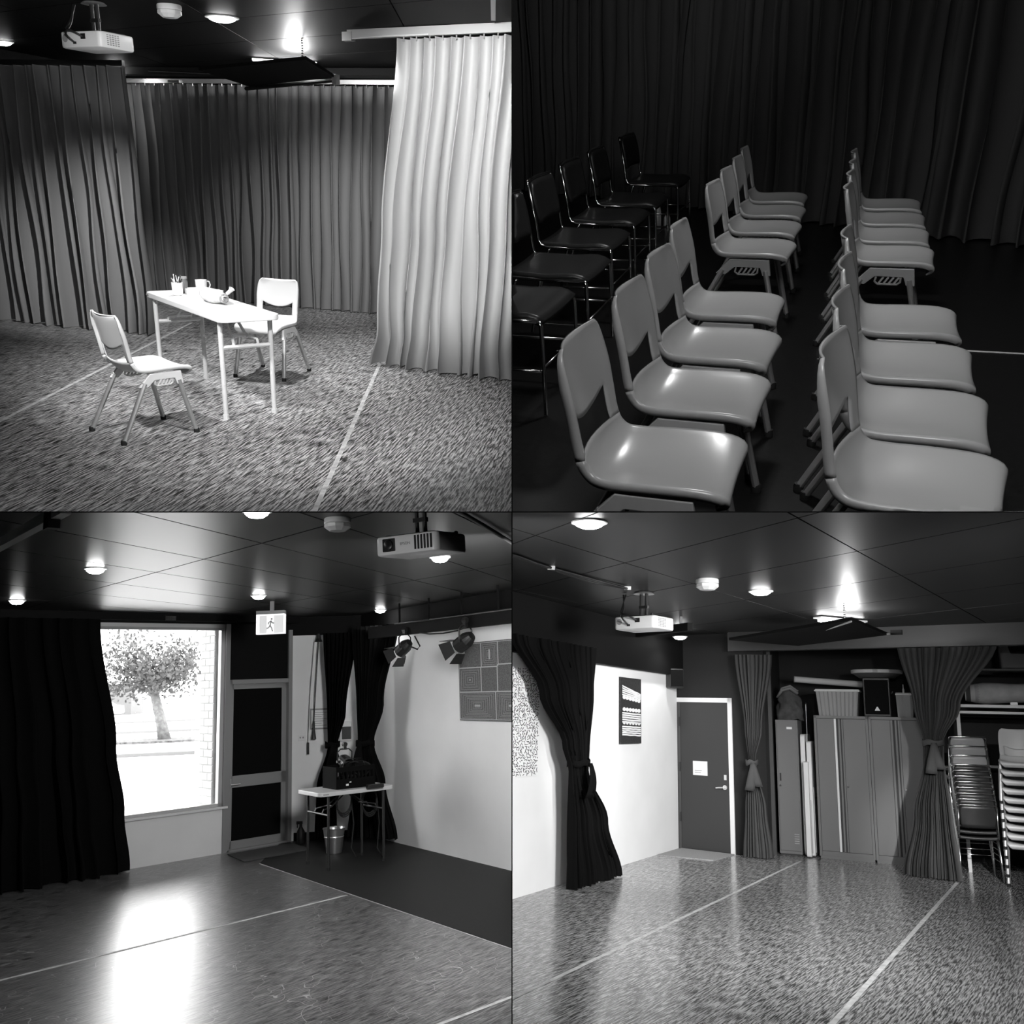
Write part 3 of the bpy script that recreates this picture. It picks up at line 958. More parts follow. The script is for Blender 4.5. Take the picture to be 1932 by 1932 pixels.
# white wall between door and corner, side wall
va = Vector((-2.373 + 1.40, 11.419 - 11.48))
struct('wall_corner', MB().box(0, va.length + .05, 0, .12, 0, 2.55), M_WHITEWALL, (-2.373, 11.419, 0), math.atan2(.061, .973))
struct('wall_corner', MB().box(-.3, va.length + .3, -.02, .12, 2.45, 2.75), M_BLACK, (-2.373, 11.419, 0), math.atan2(.061, .973))
struct('wall_right', MB().box(-.05, 9, 0, .12, 0, 2.75), M_WHITEWALL, (*RF[0], 0), RA)
struct('trim_2', MB().box(-.05, 9, -.12, 0, 2.50, 2.75), M_BLACK, (*RF[0], 0), RA)
struct('baseboard_back', MB().box(0.03, va.length, -.012, 0, 0, .10), M_BLACK, (-2.373, 11.419, 0), math.atan2(.061, .973))
# window
t = thing('window_1', 'large bright window looking onto a street tree', None, (*o, 0), WA)
t['kind'] = 'structure'
x0, x1, z0, z1 = -.58, 1.16, .50, 2.58
fm = MB().box(x0, x0 + .045, .02, .09, z0, z1).box(x1 - .045, x1, .02, .09, z0, z1).box(x0, x1, .02, .09, z0, z0 + .045).box(x0, x1, .02, .09, z1 - .045, z1)
part('window_frame', fm, mat('pale_window_frame', .55, .4, metal=.2), t)
gm = bpy.data.materials.new('window_glass')
gm.use_nodes = True
nt = gm.node_tree
for n in list(nt.nodes):
    if n.type != 'OUTPUT_MATERIAL':
        nt.nodes.remove(n)
out = [n for n in nt.nodes if n.type == 'OUTPUT_MATERIAL'][0]
tr = nt.nodes.new('ShaderNodeBsdfTransparent')
gl = nt.nodes.new('ShaderNodeBsdfGlossy')
gl.inputs['Roughness'].default_value = .02
mx = nt.nodes.new('ShaderNodeMixShader')
mx.inputs[0].default_value = .05
nt.links.new(tr.outputs[0], mx.inputs[1]); nt.links.new(gl.outputs[0], mx.inputs[2]); nt.links.new(mx.outputs[0], out.inputs[0])
part('pane', MB().box(x0 + .04, x1 - .04, .05, .056, z0 + .04, z1 - .04), gm, t)
part('window_sill', MB().box(x0, x1 + .05, -.035, .05, z0 - .012, z0 + .012), M_WPLASTIC, t)
part('blind_rail', MB().box(x0, x1 - .03, -.03, .02, z1 - .075, z1 - .045), M_GREY, t)
part('side_post', MB().box(x1, x1 + .055, -.02, .12, 0.0, z1), M_ALU, t)
# door
t = thing('door_1', 'black glazed door in a grey aluminium frame beside the bright window', None, (*o, 0), WA)
t['kind'] = 'structure'
D0, D1, DH = 1.215, 1.985, 1.93
part('door_frame', MB().box(D0, D0 + .03, -.02, .12, 0, DH).box(D1, D1 + .05, -.03, .12, 0, 2.52).box(D0, D1, -.02, .12, DH - .05, DH), M_ALU, t)
lf = part('door_leaf', MB().box(D0 + .03, D0 + .075, .03, .07, .02, DH - .05).box(D1 - .06, D1, .03, .07, .02, DH - .05).box(D0 + .03, D1, .03, .07, DH - .11, DH - .05).box(D0 + .03, D1, .03, .07, .70, .83).box(D0 + .03, D1, .03, .07, .02, .11), M_ALU, t)
part('upper_panel', MB().box(D0 + .07, D1 - .05, .04, .055, .83, DH - .10), M_VOID, lf)
part('lower_panel', MB().box(D0 + .07, D1 - .05, .04, .055, .10, .70), M_VOID, lf)
part('door_handle', MB().box(D0 + .035, D0 + .055, .005, .03, .72, .80).tube([(D0 + .045, .0, .735), (D0 + .16, -.005, .735)], .009, 7), M_STEEL, lf)
part('threshold', MB().box(D0, D1 + .05, -.02, .12, 0, .022), M_ALU, t)
part('transom_panel', MB().box(D0 - .01, D1, .0, .05, DH, 2.62), M_BLACK, t)
# doormat
solo('doormat', MB().prism([(-2.93, 10.70), (-2.62, 10.22), (-2.03, 10.78), (-2.33, 11.27)], 'z', .004, .012), M_MATDK, 'charcoal doormat in front of the black glazed door', 'doormat')
floor_strip('white tape line across the glossy floor below the window', (-3.9, 5.78), (-1.27, 8.46), .03)
floor_strip('faint tape edge where the glossy floor meets the dark floor', (-2.43, 10.12), (.30, 6.39), .014)
floor_strip('white tape line at the very bottom of the window room floor', (-.62, 5.0), (.2, 5.75), .03)
# big black curtain on the left of the window
curtain('black_curtain', 'black curtain hanging beside the bright window', [(.01, -6.4, 7.55, -3.70, 9.93, 1.2), (.6, -6.35, 7.6, -3.77, 9.88, 1.0), (1.3, -6.3, 7.62, -3.87, 9.80, .9), (2.60, -6.3, 7.62, -4.04, 9.68, .7)], 20, .09, M_DRAPE_B, 31)
t = thing('curtain_rail', 'thin dark curtain rail above the bright window', 'curtain rail', (*o, 0), WA)
part('rail', MB().box(-3.5, 1.05, -.155, -.13, 2.615, 2.645), M_STEEL, t)
part('rail_clip', MB().box(.36, .48, -.16, -.125, 2.60, 2.65), M_STEEL, t)
# tied black curtains in the corner
curtain('tied_curtain', 'black curtain tied back behind the crate, nearest the cords', [(.06, -2.04, 11.10, -1.78, 11.12, 1.1), (.65, -2.02, 11.1, -1.80, 11.12, 1.0), (1.13, -1.89, 11.12, -1.77, 11.13, .6), (1.5, -1.90, 11.12, -1.68, 11.13, .9), (2.45, -1.95, 11.1, -1.55, 11.12, 1.0)], 8, .06, M_DRAPE_B, 33, rows=30, tie=(1.13, (-1.83, 11.12), .07, M_DRAPE_B))
curtain('tied_curtain', 'black curtain tied back against the white side wall by the table', [(.10, -1.62, 11.0, -1.06, 10.62, 1.2), (.7, -1.55, 10.96, -1.2, 10.70, 1.0), (1.15, -1.49, 10.93, -1.33, 10.81, .6), (1.6, -1.50, 10.93, -1.20, 10.74, .9), (2.50, -1.55, 10.97, -1.00, 10.58, 1.0)], 10, .06, M_DRAPE_B, 34, rows=30, tie=(1.15, (-1.41, 10.87), .09, M_DRAPE_B))
# cords, notice, outlet, dispenser on the white wall
CF = ((-2.373, 11.419), math.atan2(.061, .973))
CA = CF[1]
t = thing('pull_cord', 'black pull cord with a cone shaped tassel on the white wall', 'cord', frame_pt(CF, .32, -.09, 0), CA)
part('cord', MB().tube([(.008, 0, 2.36), (-.02, 0, 1.9), (-.045, 0, 1.40)], .006, 6), M_BLACKPL, t)
part('tassel', MB().lathe([(.012, 1.40), (.014, 1.30), (.030, 1.19), (0, 1.19)], 12, (-.047, 0, 0)), M_BLACKPL, t, smooth='auto')
part('pulley', MB().lathe([(.05, 2.36), (.03, 2.40), (.02, 2.46)], 10, (.008, 0, 0)), M_BLACKPL, t)
t = thing('pull_cord', 'thin pale cord with a black grip hanging left of the tassel', 'cord', frame_pt(CF, .20, -.05, 0), CA)
part('cord', MB().tube([(.07, 0, 2.36), (.02, 0, 1.7), (0, 0, 1.14)], .004, 6), M_GREY, t)
part('grip', MB().tube([(0, 0, 1.15), (0, 0, 1.01)], .014, 10), M_BLACKPL, t, smooth='auto')
t = thing('framed_notice', 'framed notice with lines of text on the white wall behind the cord', 'notice', frame_pt(CF, .22, -.005, 1.30), CA)
part('frame', MB().box(0, .25, -.012, 0, 0, .018).box(0, .25, -.012, 0, .232, .25).box(0, .016, -.012, 0, 0, .25).box(.234, .25, -.012, 0, 0, .25), M_GREY, t)
part('sheet', MB().box(.012, .238, -.006, 0, .012, .238), M_PAPER, t)
mb = MB()
for k in range(7):
    mb.box(.05, .20 - .03 * (k % 3), -.0075, -.006, .20 - k * .026, .206 - k * .026)
part('text_lines', mb, M_GREY, t)
t = thing('power_outlet', 'white power outlet on the wall right of the black door', 'power outlet', frame_pt(CF, .075, -.004, 1.17), CA)
part('plate', MB().box(0, .09, -.01, 0, 0, .075), M_WPLASTIC, t, bevel=.003)
part('switch', MB().box(.02, .035, -.014, -.01, .03, .05), M_GREY, t)
part('socket_slots', MB().box(.05, .056, -.0115, -.01, .03, .05).box(.064, .07, -.0115, -.01, .03, .05), M_BLACKPL, t)
t = thing('wall_dispenser', 'small dark box mounted on the wall between the tied curtains', 'dispenser', frame_pt(CF, .585, -.06, 1.15), CA)
part('housing', MB().box(0, .14, 0, .06, 0, .23), M_WPLASTIC, t, bevel=.006)
part('dark_cover', MB().box(.025, .135, -.015, 0, .02, .17), M_BLACKPL, t, bevel=.004)
# table with crate
TB = ((-1.50, 10.02), .50)
tb = folding_table('white topped folding table with black legs in the corner', (-1.50, 9.95, 0), .62, .86, .56, .76, mat('off_white_table_plastic', .62, .4), M_BLACKPL, r=.013)
t = thing('equipment_crate', 'black slotted crate of cables standing on the corner table', 'crate', (-1.47, 9.98, .76), .62)
mb = MB().box(-.22, .22, -.16, .16, 0, .015)
for s in (-1, 1):
    mb.box(-.22, .22, s * .16 - .006, s * .16 + .006, 0, .10).box(s * .22 - .006, s * .22 + .006, -.16, .16, 0, .22).box(-.22, .22, s * .16 - .006, s * .16 + .006, .17, .22)
    for k in range(10):
        x = -.20 + k * .044
        mb.box(x, x + .016, s * .16 - .005, s * .16 + .005, .10, .17)
part('crate_body', mb, M_VOID, t)
mb = MB()
for k in range(5):
    cx, cz, r = -.10 + .06 * k, .17 + .02 * (k % 2), .07 + .01 * (k % 3)
    mb.tube([(cx + r * math.cos(a), -.05 + .05 * math.sin(a * 2 + k), cz + r * math.sin(a)) for a in [2 * PI * i / 16 for i in range(17)]], .008, 6)
part('coiled_cable', mb, M_RUBBER, t, smooth=True)
part('cable_label', MB().box(-.12, -.09, -.172, -.166, .03, .05).box(-.08, -.06, -.172, -.166, .06, .07), M_PAPER, t)
def lantern(label, loc, ang, tilt, S=1.0, stand=False, group=None):
    """stage lantern; local -y is the beam direction"""
    t = thing('stage_lantern', label, 'stage light', loc, ang, group, Matrix.Scale(S, 4))
    T = Matrix.Rotation(tilt, 4, 'X')
    part('lamp_can', MB().lathe([(.075, -.13), (.085, -.12), (.085, .02), (.07, .06), (.05, .10), (.0, .11)], 14, M=T @ Matrix.Rotation(-PI / 2, 4, 'X')), M_BLACKPL, t)
    part('lens', MB().lathe([(.07, 0), (.05, .012), (0, .018)], 14, M=T @ Matrix.Translation((0, -.13, 0)) @ Matrix.Rotation(PI / 2, 4, 'X')), M_BLACK, t, smooth=True)
    for k in range(4):
        Q = T @ Matrix.Rotation(k * PI / 2, 4, 'Y')
        mb = MB().add([tuple(Q @ Vector(p)) for p in [(-.07, -.13, .085), (.07, -.13, .085), (.10, -.25, .14), (-.10, -.25, .14), (-.07, -.127, .089), (.07, -.127, .089), (.10, -.247, .144), (-.10, -.247, .144)]],
                 [(0, 1, 2, 3), (7, 6, 5, 4), (0, 4, 5, 1), (1, 5, 6, 2), (2, 6, 7, 3), (3, 7, 4, 0)])
        part('barn_door', mb, M_BLACKPL, t)
    part('yoke', MB().tube([(-.105, 0, 0), (-.105, 0, .12), (-.06, 0, .16), (.06, 0, .16), (.105, 0, .12), (.105, 0, 0)], .009, 6).box(-.115, -.08, -.015, .015, -.015, .015).box(.08, .115, -.015, .015, -.015, .015), M_BLACKPL, t)
    part('clamp', MB().box(-.02, .02, -.02, .02, .15, .20).tube([(-.0, -.03, .22), (0, .03, .22)], .03, 8), M_BLACKPL, t)
    return t
lantern('black stage lantern standing in the crate on the corner table', (-1.52, 10.02, 1.02), .6, .35, .8)
for k, (x, y) in enumerate(((-1.56, 10.2), (-1.28, 10.16))):
    t = thing('cable_coil', ('left' if k == 0 else 'right') + ' coil of black cable hanging behind the corner table', 'cable', (x, y, 0), .6)
    mb = MB()
    for q in range(3):
        mb.tube([(.09 * math.cos(a) + .01 * q, .01 * q, .60 + .14 * math.sin(a) - .02 * q) for a in [2 * PI * i / 18 for i in range(19)]], .007, 6)
    part('loops', mb, M_RUBBER, t, smooth=True)
    part('loose_end', MB().tube([(.09, 0, .6), (.11, -.02, .35), (.07, -.04, .1), (.1, -.1, .008)], .007, 6), M_RUBBER, t, smooth=True)
t = thing('power_board', 'black power board lying on the right end of the corner table', 'power board', (-1.17, 9.78, .76), .55)
part('board_body', MB().box(-.09, .09, -.03, .03, 0, .035), M_BLACKPL, t, bevel=.005)
part('switch_strip', MB().box(-.07, .07, -.008, .008, .035, .039), M_RUBBER, t)
# bucket and bottle on the floor
t = thing('metal_bucket', 'shiny metal bucket on the floor in front of the corner table', 'bucket', (-1.72, 10.55, .004))
part('bucket_body', MB().lathe([(.085, 0), (.118, .25), (.123, .25), (.126, .262), (.119, .262), (.112, .25), (.080, .006), (0, .006)], 28, cap=False), mat('galvanised_steel', .5, .32, metal=.9), t, smooth='auto')
part('band', MB().lathe([(.1075, .165), (.111, .17), (.1085, .18)], 28, cap=False), M_STEEL, t, smooth='auto')
part('bail_handle', MB().tube([(.12 * math.cos(a), .03 * math.sin(a), .25 - .07 * math.sin(a)) for a in [PI * i / 10 for i in range(11)]], .003, 6), M_STEEL, t)
t = thing('spray_bottle', 'black spray bottle on the floor against the white wall', 'bottle', (-2.22, 11.22, .004))
part('bottle_body', MB().lathe([(.04, 0), (.048, .01), (.045, .14), (.018, .19), (.016, .22)], 14), M_BLACKPL, t, smooth='auto')
part('trigger', MB().box(-.05, .02, -.012, .012, .22, .255).box(-.045, -.035, -.006, .006, .18, .225), M_BLACKPL, t)
# exit sign
t = thing('exit_sign', 'lit box sign with a running figure hanging from the ceiling', 'exit sign', (-2.12, 9.2, 2.35), -.10)
part('sign_box', MB().box(-.155, .135, -.03, .03, 0, .20), mat('sign_box_white', .75, .4, emit=.75), t, bevel=.004)
part('face_panel', MB().box(-.115, .128, -.036, -.03, .01, .185), mat('sign_face_grey', .5, .4, emit=.42), t)
part('doorway_symbol', MB().box(-.04, .03, -.038, -.036, .012, .18), mat('sign_box_white', .75), t)
mb = MB().lathe([(.010, 0), (.010, .0025)], 10, M=Matrix.Translation((.010, -.038, .150)) @ Matrix.Rotation(PI / 2, 4, 'X'))
for a, b in (((.005, .135), (-.006, .085)), ((-.006, .085), (.012, .055)), ((.012, .055), (.020, .025)), ((-.006, .088), (-.022, .06)), ((-.022, .06), (-.042, .058)), ((.004, .128), (-.018, .118)), ((-.018, .118), (-.026, .095)), ((.006, .126), (.022, .105)), ((.022, .105), (.034, .112))):
    mb.bar((a[0], -.039, a[1]), (b[0], -.039, b[1]), .003, .011)
part('running_figure', mb, M_GREY, t)
part('ceiling_bracket', MB().box(-.155, .135, -.03, .03, .20, .235), M_ALU, t)
part('hanger', MB().box(-.02, .02, -.01, .01, .235, .335), M_ALU, t)
# ceiling fittings
downlight('downlight above the left part of the window, close to a ceiling joint', (-2.676, 6.311, H3), 16, .06, 150)
downlight('downlight just in front of the lit exit sign', (-2.096, 8.544, H3), 14, .06, 150)
downlight('downlight near the stage lanterns on the white side wall', (-1.20, 10.7, H3), 12, .06, 150)
downlight('downlight partly hidden below the projector front', (-.285, 6.30, H3), 12, .06, 150)
downlight('dim added lamp imitating a reflection above the black curtain at the left', (-4.178, 8.244, H3), 3, .06, 120)  # lamp added in place of a reflection on the ceiling
downlight('downlight at the top edge of the window room ceiling', (-1.095, 4.40, H3), 12, .06, 150)
smoke_detector('white smoke detector left of the projector with a visible lens', (-.745, 4.69, H3), .95)
projector('white projector with its black lens facing the camera', (-.265, 4.05, 2.425), PI - .52, .97, .26, front_text=True, cables=False, tilt=-.05)
t = thing('ceiling_track', 'pale metal track crossing the top left corner of the window room', 'track', (0, 0, 0))
part('track_bar', MB().bar((-2.9, 5.25, 2.62), (-1.80, 3.92, 2.62), .045, .05), mat('pale_track_metal', .75, .35, metal=.1), t)
part('track_clip', MB().bar((-1.95, 4.09, 2.60), (-1.90, 4.03, 2.60), .05, .09), M_BLACKPL, t)
solo('ceiling_cable', MB().tube([(-.20, 4.15, 2.66), (.02, 4.9, 2.655), (.16, 5.4, 2.65), (.3, 6.0, 2.655)], .012, 6), M_BLACKPL, 'black cable running over the ceiling right of the projector', 'cable', smooth=True)
# lantern bar along the white wall
nb = Vector((-.8228, -.5684)) * .5
t = thing('lantern_bar', 'black lighting bar below the ceiling along the white wall', 'lighting bar', (0, 0, 0))
part('bar', MB().bar((-1.30, 10.55, 2.40), (.75, 7.60, 2.38), .06, .13), M_BLACK, t)
part('pipe', MB().tube([(-.96, 9.96, 2.455), (.60, 7.72, 2.44)], .010, 8), M_BLACKPL, t, smooth=True)
mb = MB()
for k in range(5):
    f = k / 4
    mb.bar((-.9 + 1.4 * f, 9.88 - 2.05 * f, 2.45), (-.9 + 1.4 * f, 9.88 - 2.05 * f, 2.675), .02, .02)
part('drop_arms', mb, M_VOID, t)
part('slack_cable', MB().tube([(-.66, 9.53, 2.33), (-.55, 9.37, 2.305), (-.4, 9.15, 2.295), (-.25, 8.94, 2.305), (-.16, 8.8, 2.33)], .008, 6), M_RUBBER, t, smooth=True)
part('slack_cable', MB().tube([(-.72, 9.62, 2.30), (-.66, 9.52, 2.19), (-.69, 9.56, 2.16), (-.78, 9.7, 2.20)], .008, 6), M_RUBBER, t, smooth=True)
lantern('black stage lantern with open barn doors near the tied curtain', (-.84, 9.79, 2.20), RA + PI / 2 + .25 - PI, .55, .82, group='stage lanterns on the bar')
lantern('black stage lantern with open barn doors next to the patterned painting', (-.17, 8.82, 2.20), RA + PI / 2 + .3 - PI, .50, .9, group='stage lanterns on the bar')
# painting
t = thing('painting', 'dark painting of rectangles filled with fine concentric lines', 'painting', frame_pt(RF, 0, 0, 0), RA)
PX0, PX1, PZ0, PZ1 = 2.03, 3.25, 1.41, 2.21
part('canvas', MB().box(PX0, PX1, -.03, -.002, PZ0, PZ1), mat('painting_ground', .10, .7, noise_amt=.4, noise_scale=90), t)
M_LINE = mat('painting_line', .45, .7)
cells = [(2.04, 2.46, 1.95, 2.20, 0), (2.46, 2.76, 1.95, 2.20, 5), (2.76, 3.24, 1.97, 2.20, 0), (2.04, 2.45, 1.70, 1.95, 4), (2.45, 2.74, 1.70, 1.95, 0), (2.74, 3.24, 1.70, 1.97, 0), (2.04, 2.70, 1.42, 1.70, 8), (2.70, 3.24, 1.42, 1.70, 8)]
mb, mf = MB(), MB()
def ring(m_, a, b, c, d, w):
    m_.box(a, b, -.0325, -.03, c, c + w).box(a, b, -.0325, -.03, d - w, d).box(a, a + w, -.0325, -.03, c, d).box(b - w, b, -.0325, -.03, c, d)
for a, b, c, d, n in cells:
    ring(mb, a, b, c, d, .006)
    for k in range(1, n + 1):
        fx, fz = (b - a) * .5 * k / (n + 1.2), (d - c) * .5 * k / (n + 1.2)
        ring(mf, a + fx, b - fx, c + fz, d - fz, .0045)
    if n:
        cx, cz = (a + b) / 2, (c + d) / 2
        mb.box(cx - (.05 if n > 5 else .01), cx + (.05 if n > 5 else .01), -.033, -.03, cz - (.008 if n != 5 else .05), cz + (.008 if n != 5 else .05))
part('cell_lines', mb, M_LINE, t)
part('concentric_lines', mf, mat('painting_fine_line', .26, .7), t)
# ---------------- outside the window
solo('street_ground', MB().box(-80, 60, 13.5, 160, -.35, -.05), mat('pale_pavement', .75, .9, noise_amt=.1, noise_scale=3), 'pale sunlit street and verge outside the window', 'ground', kind='structure')
for k, (lb, y, w) in enumerate((('near pale kerb line of the street outside', 29.0, .25), ('middle pale kerb line of the street outside', 46.0, .3), ('far pale kerb line of the street outside', 62.0, .4))):
    solo('kerb', MB().box(-50, 10, y, y + w, -.06, .05), mat('kerb_stone', .13, .9), lb, 'kerb', ang=.10, group='kerbs in the street')
solo('garden_bed', MB().prism([(-15.5, 35.6), (-12.5, 35.0), (-8.5, 36.2), (-8, 38.6), (-11, 38.2), (-14, 37.5)], 'z', -.05, .03), mat('mulch', .09, .95, noise_amt=.7, noise_scale=8), 'mulched bed around the foot of the street tree', 'garden bed')
t = thing('street_tree', 'leaning street tree with a loose leafy crown outside the window', 'tree', (-12.5, 36.5, -.05))
M_BARK = mat('pale_bark', .14, .9, noise_amt=.4, noise_scale=6)
part('trunk', MB().tube([(0, 0, 0), (-.15, 0, .7), (-.33, 0, 1.35), (-.45, 0, 1.85)], [.26, .21, .19, .17], 10), M_BARK, t, smooth=True)
mb = MB()
rnd = random.Random(12)
tips = []
for k in range(13):
    a = k * .49
    p0 = Vector((-.45, 0, 1.8))
    p2 = Vector((-.5 + 2.1 * math.cos(a) * rnd.uniform(.5, 1), 1.6 * math.sin(a) * rnd.uniform(.5, 1), rnd.uniform(2.3, 3.9)))
    p1 = p0.lerp(p2, .5) + Vector((0, 0, .25))
    mb.tube([p0, p1, p2], [.10, .06, .02], 6)
    tips += [p1, p2]
part('branches', mb, M_BARK, t, smooth=True)
mb = MB()
for k in range(3600):
    c = rnd.choice(tips)
    p = c + Vector((rnd.gauss(0, .50), rnd.gauss(0, .50), rnd.gauss(0, .34)))
    s = rnd.uniform(.06, .13)
    u = Vector((rnd.uniform(-1, 1), rnd.uniform(-1, 1), rnd.uniform(-1, 1))).normalized()
    w = u.orthogonal().normalized()
    mb.add([p - u * s, p + w * s * .5, p + u * s, p - w * s * .5], [(0, 1, 2, 3)])
lv = part('leaves', mb.mesh('leaves', recalc=False), mat('pale_leaf', .06, .8), t)
lv['kind'] = 'stuff'
# parked car, shed and pole far across the street
t = thing('parked_car', 'pale car parked across the street behind the curtain edge', 'car', (-31.0, 74.0, -.05), .12)
prof = [(-2.1, .35), (-2.15, .7), (-1.9, .95), (-1.2, 1.0), (-.7, 1.45), (.8, 1.5), (1.5, 1.05), (2.1, .95), (2.15, .5), (2.1, .35)]
part('car_body', MB().prism(prof, 'y', -.85, .85), mat('car_paint', .6, .3), t, bevel=.05)
part('side_window', MB().prism([(-1.05, 1.02), (-.62, 1.4), (.75, 1.43), (1.25, 1.05)], 'y', -.87, -.855), mat('car_glass', .11, .5), t)
for x in (-1.35, 1.35):
    part('wheel', MB().lathe([(.33, -.1), (.33, .1)], 16, M=Matrix.Translation((x, -.80, .33)) @ Matrix.Rotation(PI / 2, 4, 'X')), mat('tyre_rubber', .07, .9), t)
t = thing('garden_shed', 'pale low shed across the street behind the parked car', 'shed', (-36.5, 84.0, -.05), .10)
part('shed_wall', MB().box(-4.5, 4.5, 0, 4, 0, 2.6), mat('shed_paint', .10, .8), t)
part('shed_roof', MB().box(-4.8, 4.8, -.3, 4.3, 2.6, 2.75), mat('shed_roof_paint', .09, .8), t)
t = thing('power_pole', 'slender power pole across the street right of the tree', 'pole', (-17.2, 58.0, -.05))
part('pole', MB().tube([(0, 0, 0), (0, 0, 9)], .14, 8), mat('weathered_pole', .11, .9), t)
part('cross_arm', MB().box(-1.1, 1.1, -.06, .06, 6.9, 7.05), mat('weathered_pole', .11), t)
# brick return wall beside the window
BX = 1.10
bw = thing('brick_wall', 'white painted brick return wall outside the right edge of the window', 'wall', (*o, 0), WA)
part('mortar', MB().box(BX + .012, BX + .2, .16, .52, -.1, 2.75), mat('mortar', .6, .95), bw)
M_BRICK = mat('white_painted_brick', .95, .85)
bm_full = MB().box(0, .02, 0, .225, 0, .078).mesh('brick', False, .004, 1)
bm_half = MB().box(0, .02, 0, .108, 0, .078).mesh('brick_half', False, .004, 1)
row = 0
z = .0
while z < 2.68:
    y = .16
    if row % 2:
        part('brick', bm_half, M_BRICK, bw, loc=(BX, y, z))
        y += .118
    while y < .40:
        part('brick', bm_full, M_BRICK, bw, loc=(BX, y, z))
        y += .235
    z += .088
    row += 1
# ================================================================== ROOM 4 (lower right): lockers, door and tied curtains
ROOM = BR
H4 = 2.85
LF = ((-.376, 9.001), math.atan2(.88451, .46652))
DF = ((1.70, 12.93), math.atan2(-.5544, .83225))
KF = ((2.934, 12.641), math.atan2(-.37371, .92755))
LA, DA, KA = LF[1], DF[1], KF[1]
struct('floor', MB().box(-9, 9, -2, 19, -.06, 0), M_FLOOR_BR)
ceiling_panels(H4, (.306, 9.625), (.466, -.885), (.55, .835), 1.9, 1.22, (-4, 5), (-10, 8), M_CEILG, gap=.014)
struct('wall_left', MB().box(-9, 4.42, 0, .12, 0, 2.30), M_WHITEWALL, (*LF[0], 0), LA)
struct('wall_left', MB().box(-9, 4.42, -.10, .12, 2.28, 2.95), M_BLACK, (*LF[0], 0), LA)
struct('wall_back', MB().box(-.05, 1.25, 0, .12, 0, 2.95), M_DARKWALL, (*DF[0], 0), DA)
struct('wall_back', MB().box(-.6, 6, .95, 1.05, 0, 2.95), M_DARKWALL, (*KF[0], 0), KA)
struct('wall_side', MB().box(-.14, -.03, 0, 1.0, 0, 2.95), M_DARKWALL, (*KF[0], 0), KA)
struct('wall_right', MB().box(7.2, 7.3, -2, 15, 0, 2.95), M_BLACK)
struct('wall_front', MB().box(-4, 8, -1.9, -1.8, 0, 2.95), M_BLACK)
struct('trim_1', MB().box(-.10, 0, -.06, .0, 0, 2.70), mat('grey_post_paint', .06, .5), (*KF[0], 0), KA)
# ceiling beam over the storage bay
t = struct('beam', MB().bar((2.35, 12.42, 2.73), (6.2, 9.75, 2.73), .16, .26), mat('beam_paint', .04, .5), label='dark grey beam under the ceiling')
# door
t = thing('door_2', 'dark grey flush door with a white frame and lever handle', None, (*DF[0], 0), DA)
t['kind'] = 'structure'
part('door_frame', MB().box(.74, .80, -.02, .06, 0, 1.985).box(-.04, .80, -.02, .06, 1.925, 1.985), mat('white_door_frame', .75, .45), t)
part('door_stop', MB().box(-.03, .04, -.012, .05, 0, 1.925), mat('grey_post_paint', .06), t)
lf = part('door_leaf', MB().box(.04, .74, -.004, .04, .012, 1.925), mat('dark_door_paint', .04, .42, spec=.4), t)
part('lever_handle', MB().lathe([(.030, 0), (.030, -.012), (.014, -.014), (.014, -.05)], 14, M=Matrix.Translation((.675, -.004, .825)) @ Matrix.Rotation(-PI / 2, 4, 'X')).tube([(.675, -.05, .825), (.60, -.055, .82), (.565, -.052, .815)], .010, 7), mat('satin_metal', .75, .3, metal=.6), lf, smooth='auto')
part('lock_plate', MB().box(.665, .70, -.010, -.004, .92, .985), mat('satin_metal', .75), lf)
sg = part('notice_sheet', MB().box(.22, .43, -.008, -.004, .96, 1.145), M_PAPER, lf)
mb = MB()
mb.box(.245, .35, -.0092, -.008, 1.018, 1.026).box(.245, .335, -.0092, -.008, .992, 1.000)
part('text_lines', mb, M_GREY, sg)
for z in (.35, 1.0, 1.6):
    part('hinge', MB().tube([(.03, -.014, z), (.03, -.014, z + .12)], .010, 8), M_BLACKPL, t)
solo('doormat', MB().prism([(1.31, 12.15), (1.97, 11.86), (2.34, 12.44), (1.72, 12.86)], 'z', .0, .012), M_MATFL, 'pale grey doormat in front of the dark flush door', 'doormat')
floor_strip('long white tape line running from the left foreground to the locker', (-.40, 5.66), (3.09, 12.10), .03)
floor_strip('white tape line running towards the right tied curtain', (1.50, 5.56), (4.75, 11.36), .035)
# wall art
t = thing('wall_hanging', 'long dark panel with white stripes and dots on the white wall', 'artwork', (*LF[0], 0), LA)
AX0, AX1, AZ0, AZ1 = 2.44, 3.08, 1.38, 2.17
part('panel', MB().box(AX0, AX1, -.025, -.002, AZ0, AZ1), mat('art_black', .025, .7, noise_amt=.5, noise_scale=40), t)
mb, md = MB(), MB()
def stripe(z, sl, hgt, wob, seed):
    n = 12
    pts = []
    for k in range(n + 1):
        f = k / n
        x = lerp(AX0 + .05, AX1 - .02, f)
        zz = z - sl * f + wob * noise.noise(Vector((f * 4, seed, 2.2)))
        pts.append((x, zz))
    mb.prism(pts + [(x, zz - hgt) for x, zz in reversed(pts)], 'y', -.028, -.025)
for k in range(5):
    stripe(2.075 - k * .026, .09 - .012 * k, .017, .006, k)
for k in range(5):
    stripe(1.755 - k * .026, .015, .018, .006, 20 + k)
for k in range(5):
    stripe(1.592 - k * .024, .01, .017, .006, 40 + k)
